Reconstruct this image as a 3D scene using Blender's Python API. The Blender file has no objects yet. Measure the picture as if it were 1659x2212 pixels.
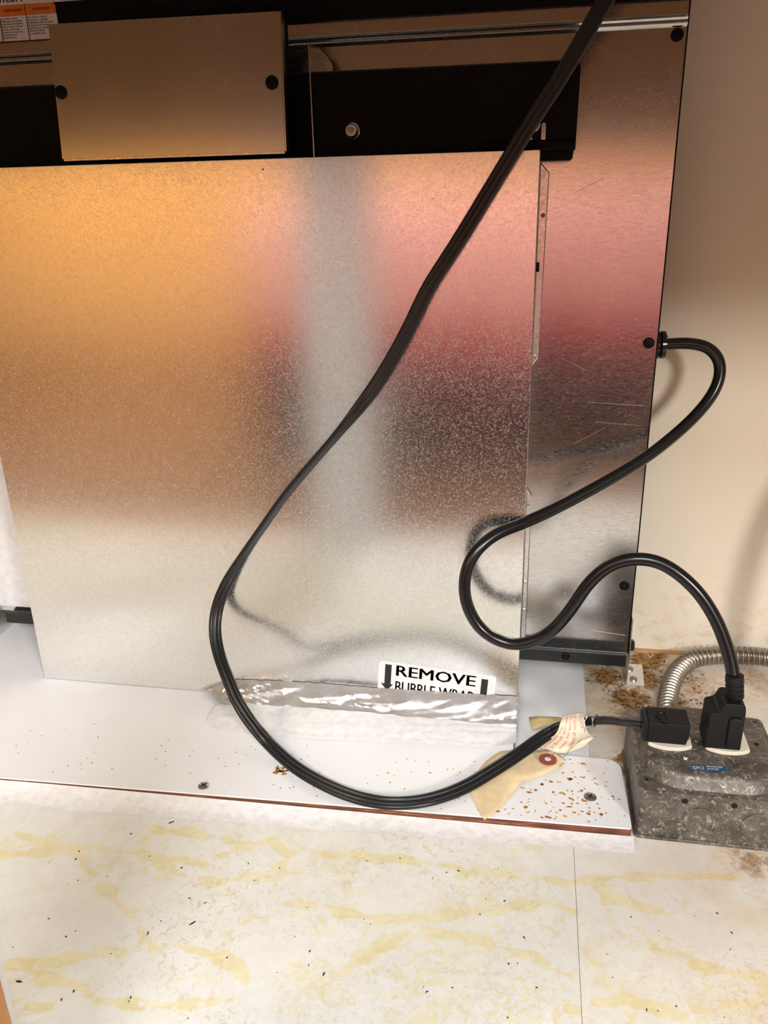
import bpy, bmesh, math, random
import numpy as np
from mathutils import Vector, Matrix
C = bpy.context.scene.collection
SC = bpy.context.scene

# ------------------------------------------------------------ camera, world, lights, exposure
cam_d = bpy.data.cameras.new('camera'); cam = bpy.data.objects.new('camera', cam_d); C.objects.link(cam)
cam_d.sensor_fit = 'VERTICAL'; cam_d.sensor_height = 36.0; cam_d.lens = 28.901; cam_d.clip_start = 0.01
cam.matrix_world = Matrix(((0.9841884, -0.0419587, 0.17208329, 0.0),
                           (0.17555451, 0.36015498, -0.91622541, 0.0),
                           (-0.02353302, 0.93194842, 0.36182639, 0.42),
                           (0, 0, 0, 1)))
SC.camera = cam
SC.view_settings.view_transform = 'Standard'; SC.view_settings.look = 'None'
SC.view_settings.exposure = 0.0; SC.view_settings.gamma = 1.0; SC.view_settings.use_curve_mapping = False
world = bpy.data.worlds.new('room_light'); SC.world = world; world.use_nodes = True
wb = world.node_tree.nodes['Background']; wb.inputs[0].default_value = (1.0, 0.86, 0.72, 1); wb.inputs[1].default_value = 0.05

def area(name, loc, target, size, power, col, shape='DISK', size_y=None):
    d = bpy.data.lights.new(name, 'AREA'); d.shape = shape; d.size = size
    if size_y: d.size_y = size_y
    d.energy = power; d.color = col
    o = bpy.data.objects.new(name, d); C.objects.link(o)
    o.location = loc
    o.rotation_euler = (Vector(target) - Vector(loc)).to_track_quat('-Z', 'Y').to_euler()
    return o
# kitchen ceiling fixture in front of the cabinet to the right, window daylight to the left
area('kitchen_lamp', (0.10, -1.70, 1.70), (-0.05, 0.5, 0.0), 0.9, 50, (0.92, 0.96, 1.0))
area('doorway_lamp', (0.87, -0.90, 0.80), (-0.05, 0.6, 0.0), 0.22, 18, (1.0, 0.96, 0.90))
area('window_daylight', (-1.55, -1.25, 1.15), (-0.2, 0.5, 0.0), 0.8, 5, (0.86, 0.93, 1.0), 'RECTANGLE', 0.9)
area('ceiling_lamp', (-0.4, 0.25, 2.2), (-0.4, -0.4, 0.0), 0.5, 70, (1.0, 0.93, 0.85))
area('cabinet_lamp', (-1.45, -0.7, 1.5), (-1.45, -1.55, 0.2), 0.4, 44, (1.0, 0.84, 0.60))

# ------------------------------------------------------------ helpers
def lin(r, g, b):
    f = lambda c: (c / 255 / 12.92) if c / 255 <= 0.04045 else ((c / 255 + 0.055) / 1.055) ** 2.4
    return (f(r), f(g), f(b), 1)

class NT:
    def __init__(s, name):
        s.m = bpy.data.materials.new(name); s.m.use_nodes = True
        s.t = s.m.node_tree; s.b = s.t.nodes['Principled BSDF']; s.co = None
    def n(s, typ, **kw):
        x = s.t.nodes.new(typ)
        for k, v in kw.items():
            if k.startswith('i_'): x.inputs[int(k[2:]) if k[2:].isdigit() else k[2:].replace('_', ' ')].default_value = v
            else: setattr(x, k, v)
        return x
    def l(s, a, b): s.t.links.new(a, b)
    def coord(s, scale=(1, 1, 1)):
        if s.co is None: s.co = s.n('ShaderNodeTexCoord').outputs['Object']
        if scale == (1, 1, 1): return s.co
        mp = s.n('ShaderNodeMapping'); mp.inputs['Scale'].default_value = scale
        s.l(s.co, mp.inputs['Vector']); return mp.outputs[0]
    def noise(s, scale, detail=2, rough=0.5, dist=0, stretch=(1, 1, 1)):
        x = s.n('ShaderNodeTexNoise'); x.inputs['Scale'].default_value = scale; x.inputs['Detail'].default_value = detail
        x.inputs['Roughness'].default_value = rough; x.inputs['Distortion'].default_value = dist
        s.l(s.coord(stretch), x.inputs['Vector']); return x.outputs['Fac']
    def ramp(s, fac, stops):
        x = s.n('ShaderNodeValToRGB'); e = x.color_ramp.elements
        while len(e) < len(stops): e.new(0.5)
        for k, (p, c) in enumerate(stops):
            e[k].position = p; e[k].color = c if not isinstance(c, (int, float)) else (c, c, c, 1)
        s.l(fac, x.inputs[0]); return x.outputs[0]
    def mix(s, fac, a, b):
        x = s.n('ShaderNodeMix', data_type='RGBA')
        for sock, v in ((x.inputs[0], fac), (x.inputs[6], a), (x.inputs[7], b)):
            if hasattr(v, 'is_output'): s.l(v, sock)
            else: sock.default_value = v
        return x.outputs[2]
    def math(s, op, a, b=0.0):
        x = s.n('ShaderNodeMath', operation=op)
        for sock, v in ((x.inputs[0], a), (x.inputs[1], b)):
            if hasattr(v, 'is_output'): s.l(v, sock)
            else: sock.default_value = v
        return x.outputs[0]
    def attr(s, name):
        x = s.n('ShaderNodeAttribute', attribute_name=name); return x.outputs['Fac']
    def set(s, **kw):
        for k, v in kw.items():
            sock = s.b.inputs[k.replace('_', ' ')]
            if hasattr(v, 'is_output'): s.l(v, sock)
            else: sock.default_value = v
        return s
    def bump(s, h, strength=0.3, dist=0.001):
        x = s.n('ShaderNodeBump'); x.inputs['Strength'].default_value = strength; x.inputs['Distance'].default_value = dist
        s.l(h, x.inputs['Height']); s.l(x.outputs[0], s.b.inputs['Normal']); return s

def plain(name, col, rough=0.5, metal=0.0, bump=None):
    t = NT(name)
    c2 = tuple(x * 0.86 for x in col[:3]) + (1,)
    f = t.ramp(t.noise(bump[0] if bump else 120, 3), [(0.3, 0.0), (0.7, 1.0)])
    t.set(Base_Color=t.mix(f, col, c2), Roughness=rough, Metallic=metal)
    if bump: t.bump(t.noise(bump[0], 3), bump[1], bump[2])
    return t.m

def galvanized(name, col=(0.80, 0.80, 0.78, 1), r0=0.14, r1=0.22, strength=0.05, stretch=(1, 1, 1), fleck=0.5):
    t = NT(name)
    sp = t.noise(420, 3, 0.6, 1.0, stretch)
    big = t.ramp(t.noise(14, 3), [(0.3, 0.0), (0.7, 1.0)])
    base = t.mix(t.ramp(sp, [(0.35, 0.0), (0.65, 1.0)]), col, tuple(c * 0.90 for c in col[:3]) + (1,))
    # fine worm-shaped spangle lines that scatter light
    worm = t.math('ABSOLUTE', t.math('SUBTRACT', t.noise(520, 1, 0.5, 2.5, stretch), 0.5))
    fl = t.math('MULTIPLY', t.ramp(worm, [(0.012, 1.0), (0.04, 0.0)]), t.ramp(t.noise(700, 2, 0.6, 0, stretch), [(0.44, 0.0), (0.56, 1.0)]))
    flm = t.math('MULTIPLY', fl, fleck)
    base = t.mix(flm, base, (0.85, 0.84, 0.83, 1))
    rg = t.n('ShaderNodeMapRange'); t.l(sp, rg.inputs[0]); rg.inputs[1].default_value = 0.3; rg.inputs[2].default_value = 0.7
    rg.inputs[3].default_value = r0; rg.inputs[4].default_value = r1
    ro = t.math('ADD', t.math('ADD', rg.outputs[0], t.math('MULTIPLY', big, 0.03)), t.math('MULTIPLY', flm, 0.3))
    t.set(Base_Color=base, Roughness=ro, Metallic=t.math('SUBTRACT', 1.0, t.math('MULTIPLY', flm, 0.7)))
    t.bump(sp, strength, 0.0002)
    return t.m

M = {}
M['panel'] = galvanized('galvanized_spangle')
M['body'] = galvanized('galvanized_sheet', (0.66, 0.655, 0.64, 1), 0.13, 0.21, 0.10, (0.5, 1, 1.6), 0.22)
M['cover'] = galvanized('satin_plate', (0.62, 0.61, 0.57, 1), 0.20, 0.26, 0.03, fleck=0.0)
M['bright'] = galvanized('bright_zinc', (0.82, 0.82, 0.80, 1), 0.2, 0.34, 0.1, fleck=0.2)
M['chrome'] = plain('nickel', (0.75, 0.73, 0.70, 1), 0.25, 1.0)
M['black'] = plain('black_painted_steel', (0.004, 0.004, 0.004, 1), 0.5)
M['black'].node_tree.nodes['Principled BSDF'].inputs['Specular IOR Level'].default_value = 0.12
M['blackgloss'] = plain('black_gloss_plastic', (0.010, 0.010, 0.011, 1), 0.18)
M['rubber'] = plain('black_rubber', (0.006, 0.006, 0.007, 1), 0.24)
M['ribbon'] = plain('black_vinyl_cord', (0.008, 0.008, 0.009, 1), 0.30)
M['plug'] = plain('black_moulded_plug', (0.006, 0.006, 0.007, 1), 0.5, bump=(1500, 0.1, 0.0002))
M['plug'].node_tree.nodes['Principled BSDF'].inputs['Specular IOR Level'].default_value = 0.3
M['channel'] = plain('charcoal_channel', (0.010, 0.011, 0.012, 1), 0.4)
M['white_enamel'] = plain('white_enamel', (0.80, 0.81, 0.82, 1), 0.35)
M['ivory'] = plain('ivory_plastic', (0.80, 0.73, 0.60, 1), 0.35)
M['caulk'] = plain('white_caulk', (0.80, 0.79, 0.79, 1), 0.45, bump=(160, 0.35, 0.003))
M['label_white'] = plain('label_paper', (0.80, 0.79, 0.78, 1), 0.4)
M['ink'] = plain('black_ink', (0.012, 0.012, 0.013, 1), 0.5)
M['orange_ink'] = plain('orange_label', lin(226, 120, 30), 0.45)
M['label_ink'] = plain('brown_black_ink', (0.03, 0.02, 0.015, 1), 0.5)
M['red_ink'] = plain('red_ink', lin(214, 130, 120), 0.6)
M['tag_cream'] = plain('cream_tag', lin(232, 220, 196), 0.55)
M['tag_yellow'] = plain('yellowed_tag', lin(240, 222, 156), 0.6)
M['manila'] = plain('manila_card', lin(238, 214, 172), 0.6)
M['eyelet'] = plain('red_fibre_ring', lin(150, 72, 60), 0.6)
M['blue'] = plain('blue_sticker', lin(12, 84, 124), 0.4)
M['wire'] = plain('bare_wire', (0.62, 0.62, 0.62, 1), 0.35, 1.0)
M['hole'] = plain('dark_hole', (0.004, 0.004, 0.004, 1), 0.9)
M['rust'] = plain('rust_flake', lin(172, 118, 62), 0.85)
M['yellow_flake'] = plain('yellow_grease', lin(214, 178, 96), 0.5)
M['torn'] = plain('torn_brown_paper', lin(112, 82, 52), 0.8, bump=(300, 0.6, 0.002))
M['screw_grey'] = plain('grey_screw', (0.34, 0.33, 0.31, 1), 0.4, 0.9)
M['pink'] = plain('standin_pink', lin(236, 172, 172), 0.9)
M['red'] = plain('standin_red', lin(186, 26, 46), 0.9)
M['purple'] = plain('standin_plum', lin(58, 32, 48), 0.9)

def _laminate():
    t = NT('white_laminate')
    sm = t.ramp(t.noise(9, 4, 0.6), [(0.45, 0.0), (0.8, 1.0)])
    sp = t.ramp(t.noise(330, 2, 0.5), [(0.70, 0.0), (0.76, 0.55)])
    c = t.mix(sm, (0.84, 0.845, 0.865, 1), (0.79, 0.78, 0.775, 1))
    c = t.mix(sp, c, (0.60, 0.50, 0.38, 1))
    t.set(Base_Color=c, Roughness=0.32)
    return t.m
M['laminate'] = _laminate()
def _core():
    t = NT('fibreboard_core')
    f = t.noise(160, 4, 0.7, 0, (0.25, 1, 2))
    t.set(Base_Color=t.ramp(f, [(0.3, lin(70, 38, 26)), (0.55, lin(120, 70, 48)), (0.75, lin(176, 132, 96))]), Roughness=0.8)
    t.bump(f, 0.5, 0.002); return t.m
M['core'] = _core()
def _vinyl():
    t = NT('marbled_vinyl')
    w = t.noise(60, 4, 0.65, 0.6)
    w2 = t.noise(105, 4, 0.62, 1.0)
    v = t.attr('vein')
    cl = t.noise(16, 5, 0.62, 0.8)
    lowf = t.ramp(t.noise(24, 2), [(0.3, 0.55), (0.6, 1.0)])
    vm = t.ramp(t.math('ADD', t.math('MULTIPLY', t.math('MULTIPLY', v, lowf), 0.75), t.math('ADD', t.math('MULTIPLY', w2, 0.55), t.math('MULTIPLY', t.noise(290, 4, 0.7, 1.0), 0.42))), [(0.86, 0.0), (0.95, 0.85)])
    gr = t.ramp(t.math('ADD', t.noise(240, 4, 0.7, 1.0), t.math('MULTIPLY', t.attr('grain'), 0.17)), [(0.60, 0.0), (0.70, 0.75)])
    vm = t.math('MAXIMUM', vm, t.math('MULTIPLY', gr, t.math('MINIMUM', t.math('MULTIPLY', t.attr('grain'), 2.0), 1.0)))
    patch = t.math('MULTIPLY', t.ramp(cl, [(0.50, 0.0), (0.62, 1.0)]), t.ramp(w2, [(0.47, 0.0), (0.58, 1.0)]))
    ym = t.math('MAXIMUM', vm, t.math('MULTIPLY', patch, 0.75))
    base = t.mix(t.ramp(w, [(0.35, 0.0), (0.7, 1.0)]), (0.79, 0.785, 0.76, 1), (0.73, 0.72, 0.68, 1))
    yc = t.mix(t.ramp(w, [(0.4, 0.0), (0.65, 1.0)]), lin(230, 221, 176), lin(218, 202, 138))
    c = t.mix(t.math('MULTIPLY', ym, 0.85), base, yc)
    mot = t.math('MULTIPLY', t.ramp(t.noise(210, 4, 0.7, 1.2), [(0.54, 0.0), (0.62, 0.8)]), t.ramp(t.noise(9, 3, 0.5, 0.4), [(0.42, 0.0), (0.62, 1.0)]))
    c = t.mix(mot, c, lin(206, 198, 170))
    # tan tint on the right-hand sheet: real dirt plus painted light falloff
    tan = t.math('MULTIPLY', t.attr('soil_falloff'), t.ramp(t.noise(26, 5, 0.7, 0.5), [(0.32, 0.25), (0.62, 1.0)]))
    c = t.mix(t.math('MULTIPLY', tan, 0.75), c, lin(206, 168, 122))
    # rust and dirt
    r = t.attr('rust')
    th = t.noise(130, 6, 0.75, 0.6)
    rm = t.ramp(t.math('ADD', th, t.math('MULTIPLY', r, 0.34)), [(0.56, 0.0), (0.68, 1.0)])
    c = t.mix(t.math('MULTIPLY', rm, t.math('MINIMUM', t.math('MULTIPLY', r, 1.6), 1.0)), c, t.mix(t.ramp(t.noise(240, 4, 0.7), [(0.4, 0.0), (0.62, 1.0)]), lin(176, 128, 60), lin(70, 44, 22)))
    dk = t.ramp(t.noise(260, 3, 0.6, 0.4), [(0.70, 0.0), (0.75, 0.7)])
    c = t.mix(t.math('MULTIPLY', dk, t.ramp(t.noise(7, 2), [(0.4, 0.2), (0.6, 1.0)])), c, lin(120, 104, 84))
    t.set(Base_Color=c, Roughness=0.48)
    t.bump(t.noise(45, 4), 0.12, 0.003)
    return t.m
M['vinyl'] = _vinyl()
def _wall():
    t = NT('cream_painted_wall')
    pos = t.n('ShaderNodeSeparateXYZ'); t.l(t.coord(), pos.inputs[0])
    low = t.n('ShaderNodeMapRange'); t.l(pos.outputs[2], low.inputs[0])
    low.inputs[1].default_value = 0.0; low.inputs[2].default_value = 0.11; low.inputs[3].default_value = 1.0; low.inputs[4].default_value = 0.0
    st = t.ramp(t.noise(70, 6, 0.75, 0.6), [(0.5, 0.0), (0.68, 1.0)])
    m = t.math('MULTIPLY', low.outputs[0], st)
    f = t.ramp(t.noise(6, 4), [(0.35, 0.0), (0.7, 1.0)])
    c = t.mix(f, (0.78, 0.71, 0.59, 1), (0.74, 0.66, 0.535, 1))
    c = t.mix(t.math('MULTIPLY', m, 0.55), c, lin(196, 160, 110))
    sp = t.ramp(t.noise(120, 3, 0.6), [(0.74, 0.0), (0.78, 0.6)])
    c = t.mix(sp, c, lin(150, 116, 74))
    t.set(Base_Color=c, Roughness=0.6); t.bump(t.noise(90, 3), 0.1, 0.002)
    return t.m
M['wall'] = _wall()
def _oak(name, a, b):
    t = NT(name)
    g = t.noise(30, 5, 0.6, 0.8, (1, 1, 0.08))
    t.set(Base_Color=t.ramp(g, [(0.3, a), (0.7, b)]), Roughness=0.4); return t.m
M['oak'] = _oak('orange_oak', lin(182, 118, 52), lin(212, 152, 78))
M['honey'] = _oak('honey_oak', lin(202, 146, 86), lin(226, 176, 112))
M['oakfloor'] = _oak('oak_floor', lin(84, 54, 32), lin(112, 74, 44))
def _oldsteel():
    t = NT('tarnished_zinc')
    a = t.noise(55, 6, 0.7, 0.5); b = t.noise(260, 4, 0.7, 0.8)
    c = t.ramp(a, [(0.3, lin(72, 66, 60)), (0.5, lin(100, 94, 87)), (0.72, lin(128, 122, 116))])
    c = t.mix(t.ramp(b, [(0.53, 0.0), (0.68, 0.75)]), c, lin(196, 188, 176))
    c = t.mix(t.ramp(t.noise(180, 4, 0.7), [(0.64, 0.0), (0.74, 0.8)]), c, lin(60, 52, 44))
    t.set(Base_Color=c, Metallic=0.55, Roughness=t.ramp(b, [(0.3, 0.38), (0.7, 0.6)]))
    t.bump(b, 0.25, 0.001); return t.m
M['oldsteel'] = _oldsteel()
M['armour'] = galvanized('armour_steel', (0.40, 0.36, 0.30, 1), 0.28, 0.42, 0.15, fleck=0.2)
def _foil():
    t = NT('aluminium_foil')
    t.set(Base_Color=(0.90, 0.89, 0.88, 1), Metallic=0.8, Roughness=t.ramp(t.noise(60, 3), [(0.3, 0.16), (0.7, 0.32)]))
    t.bump(t.noise(70, 3, 0.5, 1.5), 0.08, 0.002); return t.m
M['foil'] = _foil()

def mesh_obj(name, bm, mat, parent=None, smooth=False, bevel=0.0, seg=2, sharp=35):
    me = bpy.data.meshes.new(name)
    bmesh.ops.recalc_face_normals(bm, faces=bm.faces)
    bm.to_mesh(me); bm.free()
    for m in (mat if isinstance(mat, (list, tuple)) else [mat]): me.materials.append(m)
    o = bpy.data.objects.new(name, me); C.objects.link(o)
    if parent is not None: attach(o, parent)
    if smooth:
        for p in me.polygons: p.use_smooth = True
        me.set_sharp_from_angle(angle=math.radians(sharp))
    if bevel:
        b = o.modifiers.new('bevel', 'BEVEL'); b.width = bevel; b.segments = seg; b.limit_method = 'ANGLE'; b.angle_limit = math.radians(40)
    return o

def base_of(o):
    v = Vector((0, 0, 0))
    while o is not None:
        v += Vector(o.get('_base', (0, 0, 0))); o = o.parent
    return v
def attach(o, parent):
    """parent o; mesh data stays in world coordinates"""
    top = parent
    while top.parent is not None: top = top.parent
    o.parent = parent
    if parent is top: o.matrix_parent_inverse = Matrix.Translation(-Vector(top.location))

def thing(name, label, cat, loc, group=None):
    o = bpy.data.objects.new(name, None); C.objects.link(o); o.location = loc; o.empty_display_size = 0.02
    return tag(o, label, cat, group)
def tag(o, label, cat, group=None, kind=None):
    o['label'] = label; o['category'] = cat
    if group: o['group'] = group
    if kind: o['kind'] = kind
    return o
def struct(o): o['kind'] = 'structure'; return o

def box(bm, x0, x1, y0, y1, z0, z1, mi=0):
    vs = [bm.verts.new((x, y, z)) for z in (z0, z1) for y in (y0, y1) for x in (x0, x1)]
    for f in ((0, 1, 3, 2), (4, 6, 7, 5), (0, 4, 5, 1), (2, 3, 7, 6), (0, 2, 6, 4), (1, 5, 7, 3)):
        bm.faces.new([vs[i] for i in f]).material_index = mi
    return vs
def bx(*a):
    bm = bmesh.new(); box(bm, *a); return bm
def prism(bm, pts, axis, a0, a1):
    """polygon pts (2D) extruded along axis 0/1/2 from a0 to a1"""
    def mk(p, a):
        q = list(p); q.insert(axis, a); return bm.verts.new(q)
    A = [mk(p, a0) for p in pts]; B = [mk(p, a1) for p in pts]
    bm.faces.new(A); bm.faces.new(B[::-1])
    for i in range(len(pts)):
        j = (i + 1) % len(pts); bm.faces.new((A[i], A[j], B[j], B[i]))
def frame(t, up=Vector((0, 0, 1))):
    t = t.normalized()
    u = up - t * up.dot(t)
    if u.length < 1e-4: u = Vector((1, 0, 0)) - t * t.x
    u.normalize(); return t.cross(u), u
def lathe(bm, prof, origin, axis, n=24):
    """prof: (radius, height) along axis"""
    axis = Vector(axis).normalized(); a, b = frame(axis, Vector((0.1, 0.2, 0.97)))
    O = Vector(origin); rings = []
    for r, h in prof:
        if r < 1e-6: rings.append([bm.verts.new(O + axis * h)])
        else: rings.append([bm.verts.new(O + axis * h + (a * math.cos(2 * math.pi * k / n) + b * math.sin(2 * math.pi * k / n)) * r) for k in range(n)])
    for p, q in zip(rings, rings[1:]):
        for k in range(n):
            k2 = (k + 1) % n
            if len(p) == 1 and len(q) == 1: break
            if len(p) == 1: bm.faces.new((p[0], q[k], q[k2]))
            elif len(q) == 1: bm.faces.new((p[k], p[k2], q[0]))
            else: bm.faces.new((p[k], p[k2], q[k2], q[k]))
    for r in (rings[0], rings[-1]):
        if len(r) > 1: bm.faces.new(r)
def catmull(pts, per):
    P = [Vector(p) for p in pts]; P = [P[0] * 2 - P[1]] + P + [P[-1] * 2 - P[-2]]
    out = []
    for i in range(1, len(P) - 2):
        a, b, c, d = P[i - 1:i + 3]
        for k in range(per):
            t = k / per
            out.append(0.5 * ((2 * b) + (c - a) * t + (2 * a - 5 * b + 4 * c - d) * t * t + (3 * b - a - 3 * c + d) * t ** 3))
    out.append(P[-2]); return out
def smooth_pts(pts, it):
    P = [Vector(p) for p in pts]
    for _ in range(it):
        P = [P[0]] + [(P[i - 1] + P[i] * 2 + P[i + 1]) / 4 for i in range(1, len(P) - 1)] + [P[-1]]
    return P
def tube(bm, pts, rad, n=14, shape=None, normals=None):
    """sweep; shape: list of (across, along normal); rad may be a function of index"""
    P = [Vector(p) for p in pts]; rings = []; prev = None
    for i, p in enumerate(P):
        t = (P[min(i + 1, len(P) - 1)] - P[max(i - 1, 0)]).normalized()
        if normals: nn = Vector(normals[i])
        elif prev is None: nn = Vector((0.05, -0.9, 0.4))
        else: nn = prev
        nn = nn - t * nn.dot(t)
        if nn.length < 1e-4: nn = Vector((1, 0, 0)) - t * t.x
        nn.normalize(); prev = nn; w = t.cross(nn)
        r = rad(i) if callable(rad) else rad
        if shape: rings.append([bm.verts.new(p + w * a + nn * b) for a, b in shape])
        else: rings.append([bm.verts.new(p + (w * math.cos(2 * math.pi * k / n) + nn * math.sin(2 * math.pi * k / n)) * r) for k in range(n)])
    m = len(rings[0])
    for p, q in zip(rings, rings[1:]):
        for k in range(m): bm.faces.new((p[k], p[(k + 1) % m], q[(k + 1) % m], q[k]))
    bm.faces.new(rings[0]); bm.faces.new(rings[-1][::-1])
def tb(pts, r, **k):
    bm = bmesh.new(); tube(bm, pts, r, **k); return bm
def lt(prof, o, ax, n=24):
    bm = bmesh.new(); lathe(bm, prof, o, ax, n); return bm
def round_poly(pts, r, seg=5):
    out = []
    n = len(pts)
    for i in range(n):
        p, a, b = Vector(pts[i]), Vector(pts[i - 1]), Vector(pts[(i + 1) % n])
        rr = r[i] if isinstance(r, (list, tuple)) else r
        if rr <= 0: out.append(tuple(p)); continue
        d1 = (a - p); d2 = (b - p); rr = min(rr, d1.length * 0.49, d2.length * 0.49)
        s, e = p + d1.normalized() * rr, p + d2.normalized() * rr
        for k in range(seg + 1):
            t = k / seg; out.append(tuple(s * (1 - t) ** 2 + p * 2 * t * (1 - t) + e * t * t))
    return out
def text(name, s, size, mat, parent, origin, xdir, ydir, bold=0.0, sx=1.0, align='LEFT', depth=0.00006):
    cu = bpy.data.curves.new(name, 'FONT'); cu.body = s; cu.size = size; cu.offset = bold; cu.align_x = align; cu.resolution_u = 2; cu.extrude = 0
    tmp = bpy.data.objects.new(name, cu); C.objects.link(tmp)
    dg = bpy.context.evaluated_depsgraph_get()
    me = bpy.data.meshes.new_from_object(tmp.evaluated_get(dg))
    bpy.data.objects.remove(tmp); bpy.data.curves.remove(cu)
    X, Yv = Vector(xdir).normalized(), Vector(ydir).normalized(); N = X.cross(Yv)
    O = Vector(origin) + N * depth
    for v in me.vertices: v.co = O + X * (v.co.x * sx) + Yv * v.co.y
    me.materials.clear(); me.materials.append(mat); me.name = name
    o = bpy.data.objects.new(name, me); C.objects.link(o); attach(o, parent); return o
def flat(name, pts2, plane_pt, xdir, ydir, mat, parent, thick=0.0001):
    bm = bmesh.new(); X, Yv = Vector(xdir).normalized(), Vector(ydir).normalized(); N = X.cross(Yv)
    A = [bm.verts.new(Vector(plane_pt) + X * a + Yv * b) for a, b in pts2]
    B = [bm.verts.new(v.co + N * thick) for v in A]
    bm.faces.new(A[::-1]); bm.faces.new(B)
    for i in range(len(A)):
        j = (i + 1) % len(A); bm.faces.new((A[i], A[j], B[j], B[i]))
    return mesh_obj(name, bm, mat, parent)
def screw(parent, pos, axis, r, mat, h=0.0016, recess=True, name='screw', slot=False):
    bm = lt([(r * 0.55, -0.001), (r, -0.0002), (r, h * 0.35), (r * 0.82, h * 0.8), (r * 0.45, h), (0, h * 1.02)], pos, axis, 20)
    s = mesh_obj(name, bm, mat, parent, smooth=True)
    if recess:
        a, b = frame(Vector(axis), Vector((0.1, 0.2, 0.97)))
        rb = bmesh.new(); P = Vector(pos) + Vector(axis).normalized() * (h * 1.0)
        for u, v in (((a, b),) if slot else ((a, b), (b, a))):
            q = [P + u * (sx * r * 0.55) + v * (sy * r * 0.11) + Vector(axis).normalized() * 0.00012 for sx, sy in ((-1, -1), (1, -1), (1, 1), (-1, 1))]
            q0 = [x - Vector(axis).normalized() * 0.0004 for x in q]
            va = [rb.verts.new(x) for x in q]; vb = [rb.verts.new(x) for x in q0]
            rb.faces.new(va); rb.faces.new(vb[::-1])
            for i in range(4): rb.faces.new((va[i], va[(i + 1) % 4], vb[(i + 1) % 4], vb[i]))
        ro = mesh_obj('drive_recess', rb, M['hole'], s)
    return s

rnd = random.Random(7)
FZ = -0.009            # cabinet floor
WY = 0.7434            # back wall

# ------------------------------------------------------------ structure
def smin(a, lo, hi): return max(lo, min(hi, a))
VEINS = [
 [(-0.3692, 0.4161), (-0.3348, 0.4143), (-0.2989, 0.402), (-0.2664, 0.38), (-0.2461, 0.3659), (-0.2225, 0.3497), (-0.213, 0.3426)],
 [(-0.3568, 0.3975), (-0.3187, 0.4055), (-0.2947, 0.4136), (-0.2482, 0.4119), (-0.2134, 0.4108), (-0.2015, 0.4148)],
 [(-0.2936, 0.3167), (-0.2655, 0.3261), (-0.237, 0.3355), (-0.2045, 0.344), (-0.1807, 0.3444), (-0.16, 0.3363), (-0.1509, 0.3268), (-0.1554, 0.3156), (-0.1751, 0.309), (-0.2069, 0.3045), (-0.2328, 0.3047), (-0.2536, 0.3105), (-0.2936, 0.3167)],
 [(-0.26, 0.4374), (-0.2094, 0.4357), (-0.1906, 0.4318), (-0.1691, 0.4396), (-0.1549, 0.4262), (-0.1564, 0.4091), (-0.1744, 0.4043), (-0.1947, 0.3971), (-0.226, 0.4005), (-0.2431, 0.4084)],
 [(-0.2095, 0.4093), (-0.1949, 0.4245), (-0.1783, 0.4359)],
 [(-0.1561, 0.4304), (-0.1235, 0.4332), (-0.0876, 0.4344), (-0.0459, 0.4344), (-0.0143, 0.431), (0.0405, 0.4335), (0.0711, 0.4442), (0.1136, 0.4508), (0.1433, 0.4533)],
 [(-0.143, 0.3857), (-0.1187, 0.3876), (-0.0697, 0.3842), (-0.03, 0.3977), (0.0194, 0.4128), (0.0396, 0.4086)],
 [(-0.1252, 0.345), (-0.1011, 0.3393), (-0.0826, 0.3582), (-0.0577, 0.3826), (-0.0282, 0.3768), (0.0001, 0.3745), (0.038, 0.3614)],
 [(0.0557, 0.4378), (0.0606, 0.423), (0.0862, 0.4195), (0.1085, 0.4175)],
 [(0.0833, 0.3943), (0.1083, 0.3819), (0.133, 0.3764), (0.1477, 0.3757)],
 [(-0.0527, 0.347), (-0.0239, 0.328)], [(-0.281, 0.284), (-0.2739, 0.2909), (-0.2571, 0.2965)],
 [(0.0347, 0.3402), (0.0606, 0.35), (0.0978, 0.3474), (0.1448, 0.3635)]]
RUST = [(0.098, 0.655, 0.020, 1.0), (0.108, 0.628, 0.022, 1.0), (0.112, 0.69, 0.02, 1.0), (0.118, 0.722, 0.02, 1.0), (0.105, 0.605, 0.016, 0.8), (0.078, 0.69, 0.02, 0.8),
        (0.135, 0.655, 0.016, 0.7), (0.15, 0.63, 0.02, 0.55), (0.165, 0.67, 0.03, 0.4), (0.155, 0.70, 0.02, 0.5), (0.082, 0.57, 0.008, 0.9), (0.078, 0.552, 0.008, 0.9), (0.2, 0.70, 0.03, 0.35),
        (0.13, 0.735, 0.012, 0.8), (0.16, 0.47, 0.018, 0.5), (0.185, 0.47, 0.02, 0.6), (0.148, 0.60, 0.02, 0.5)]
GRAIN = [(-0.112, 0.335, 0.03, 1.0), (-0.03, 0.355, 0.05, 0.9), (0.01, 0.33, 0.04, 0.9), (-0.03, 0.392, 0.04, 0.8), (0.02, 0.40, 0.03, 0.8), (0.08, 0.38, 0.05, 0.7), (0.12, 0.35, 0.05, 0.8), (-0.2, 0.425, 0.05, 0.5), (-0.12, 0.43, 0.04, 0.6), (-0.28, 0.415, 0.05, 0.5), (0.0, 0.42, 0.05, 0.5), (0.09, 0.43, 0.05, 0.5), (-0.27, 0.315, 0.02, 0.6)]
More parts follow.
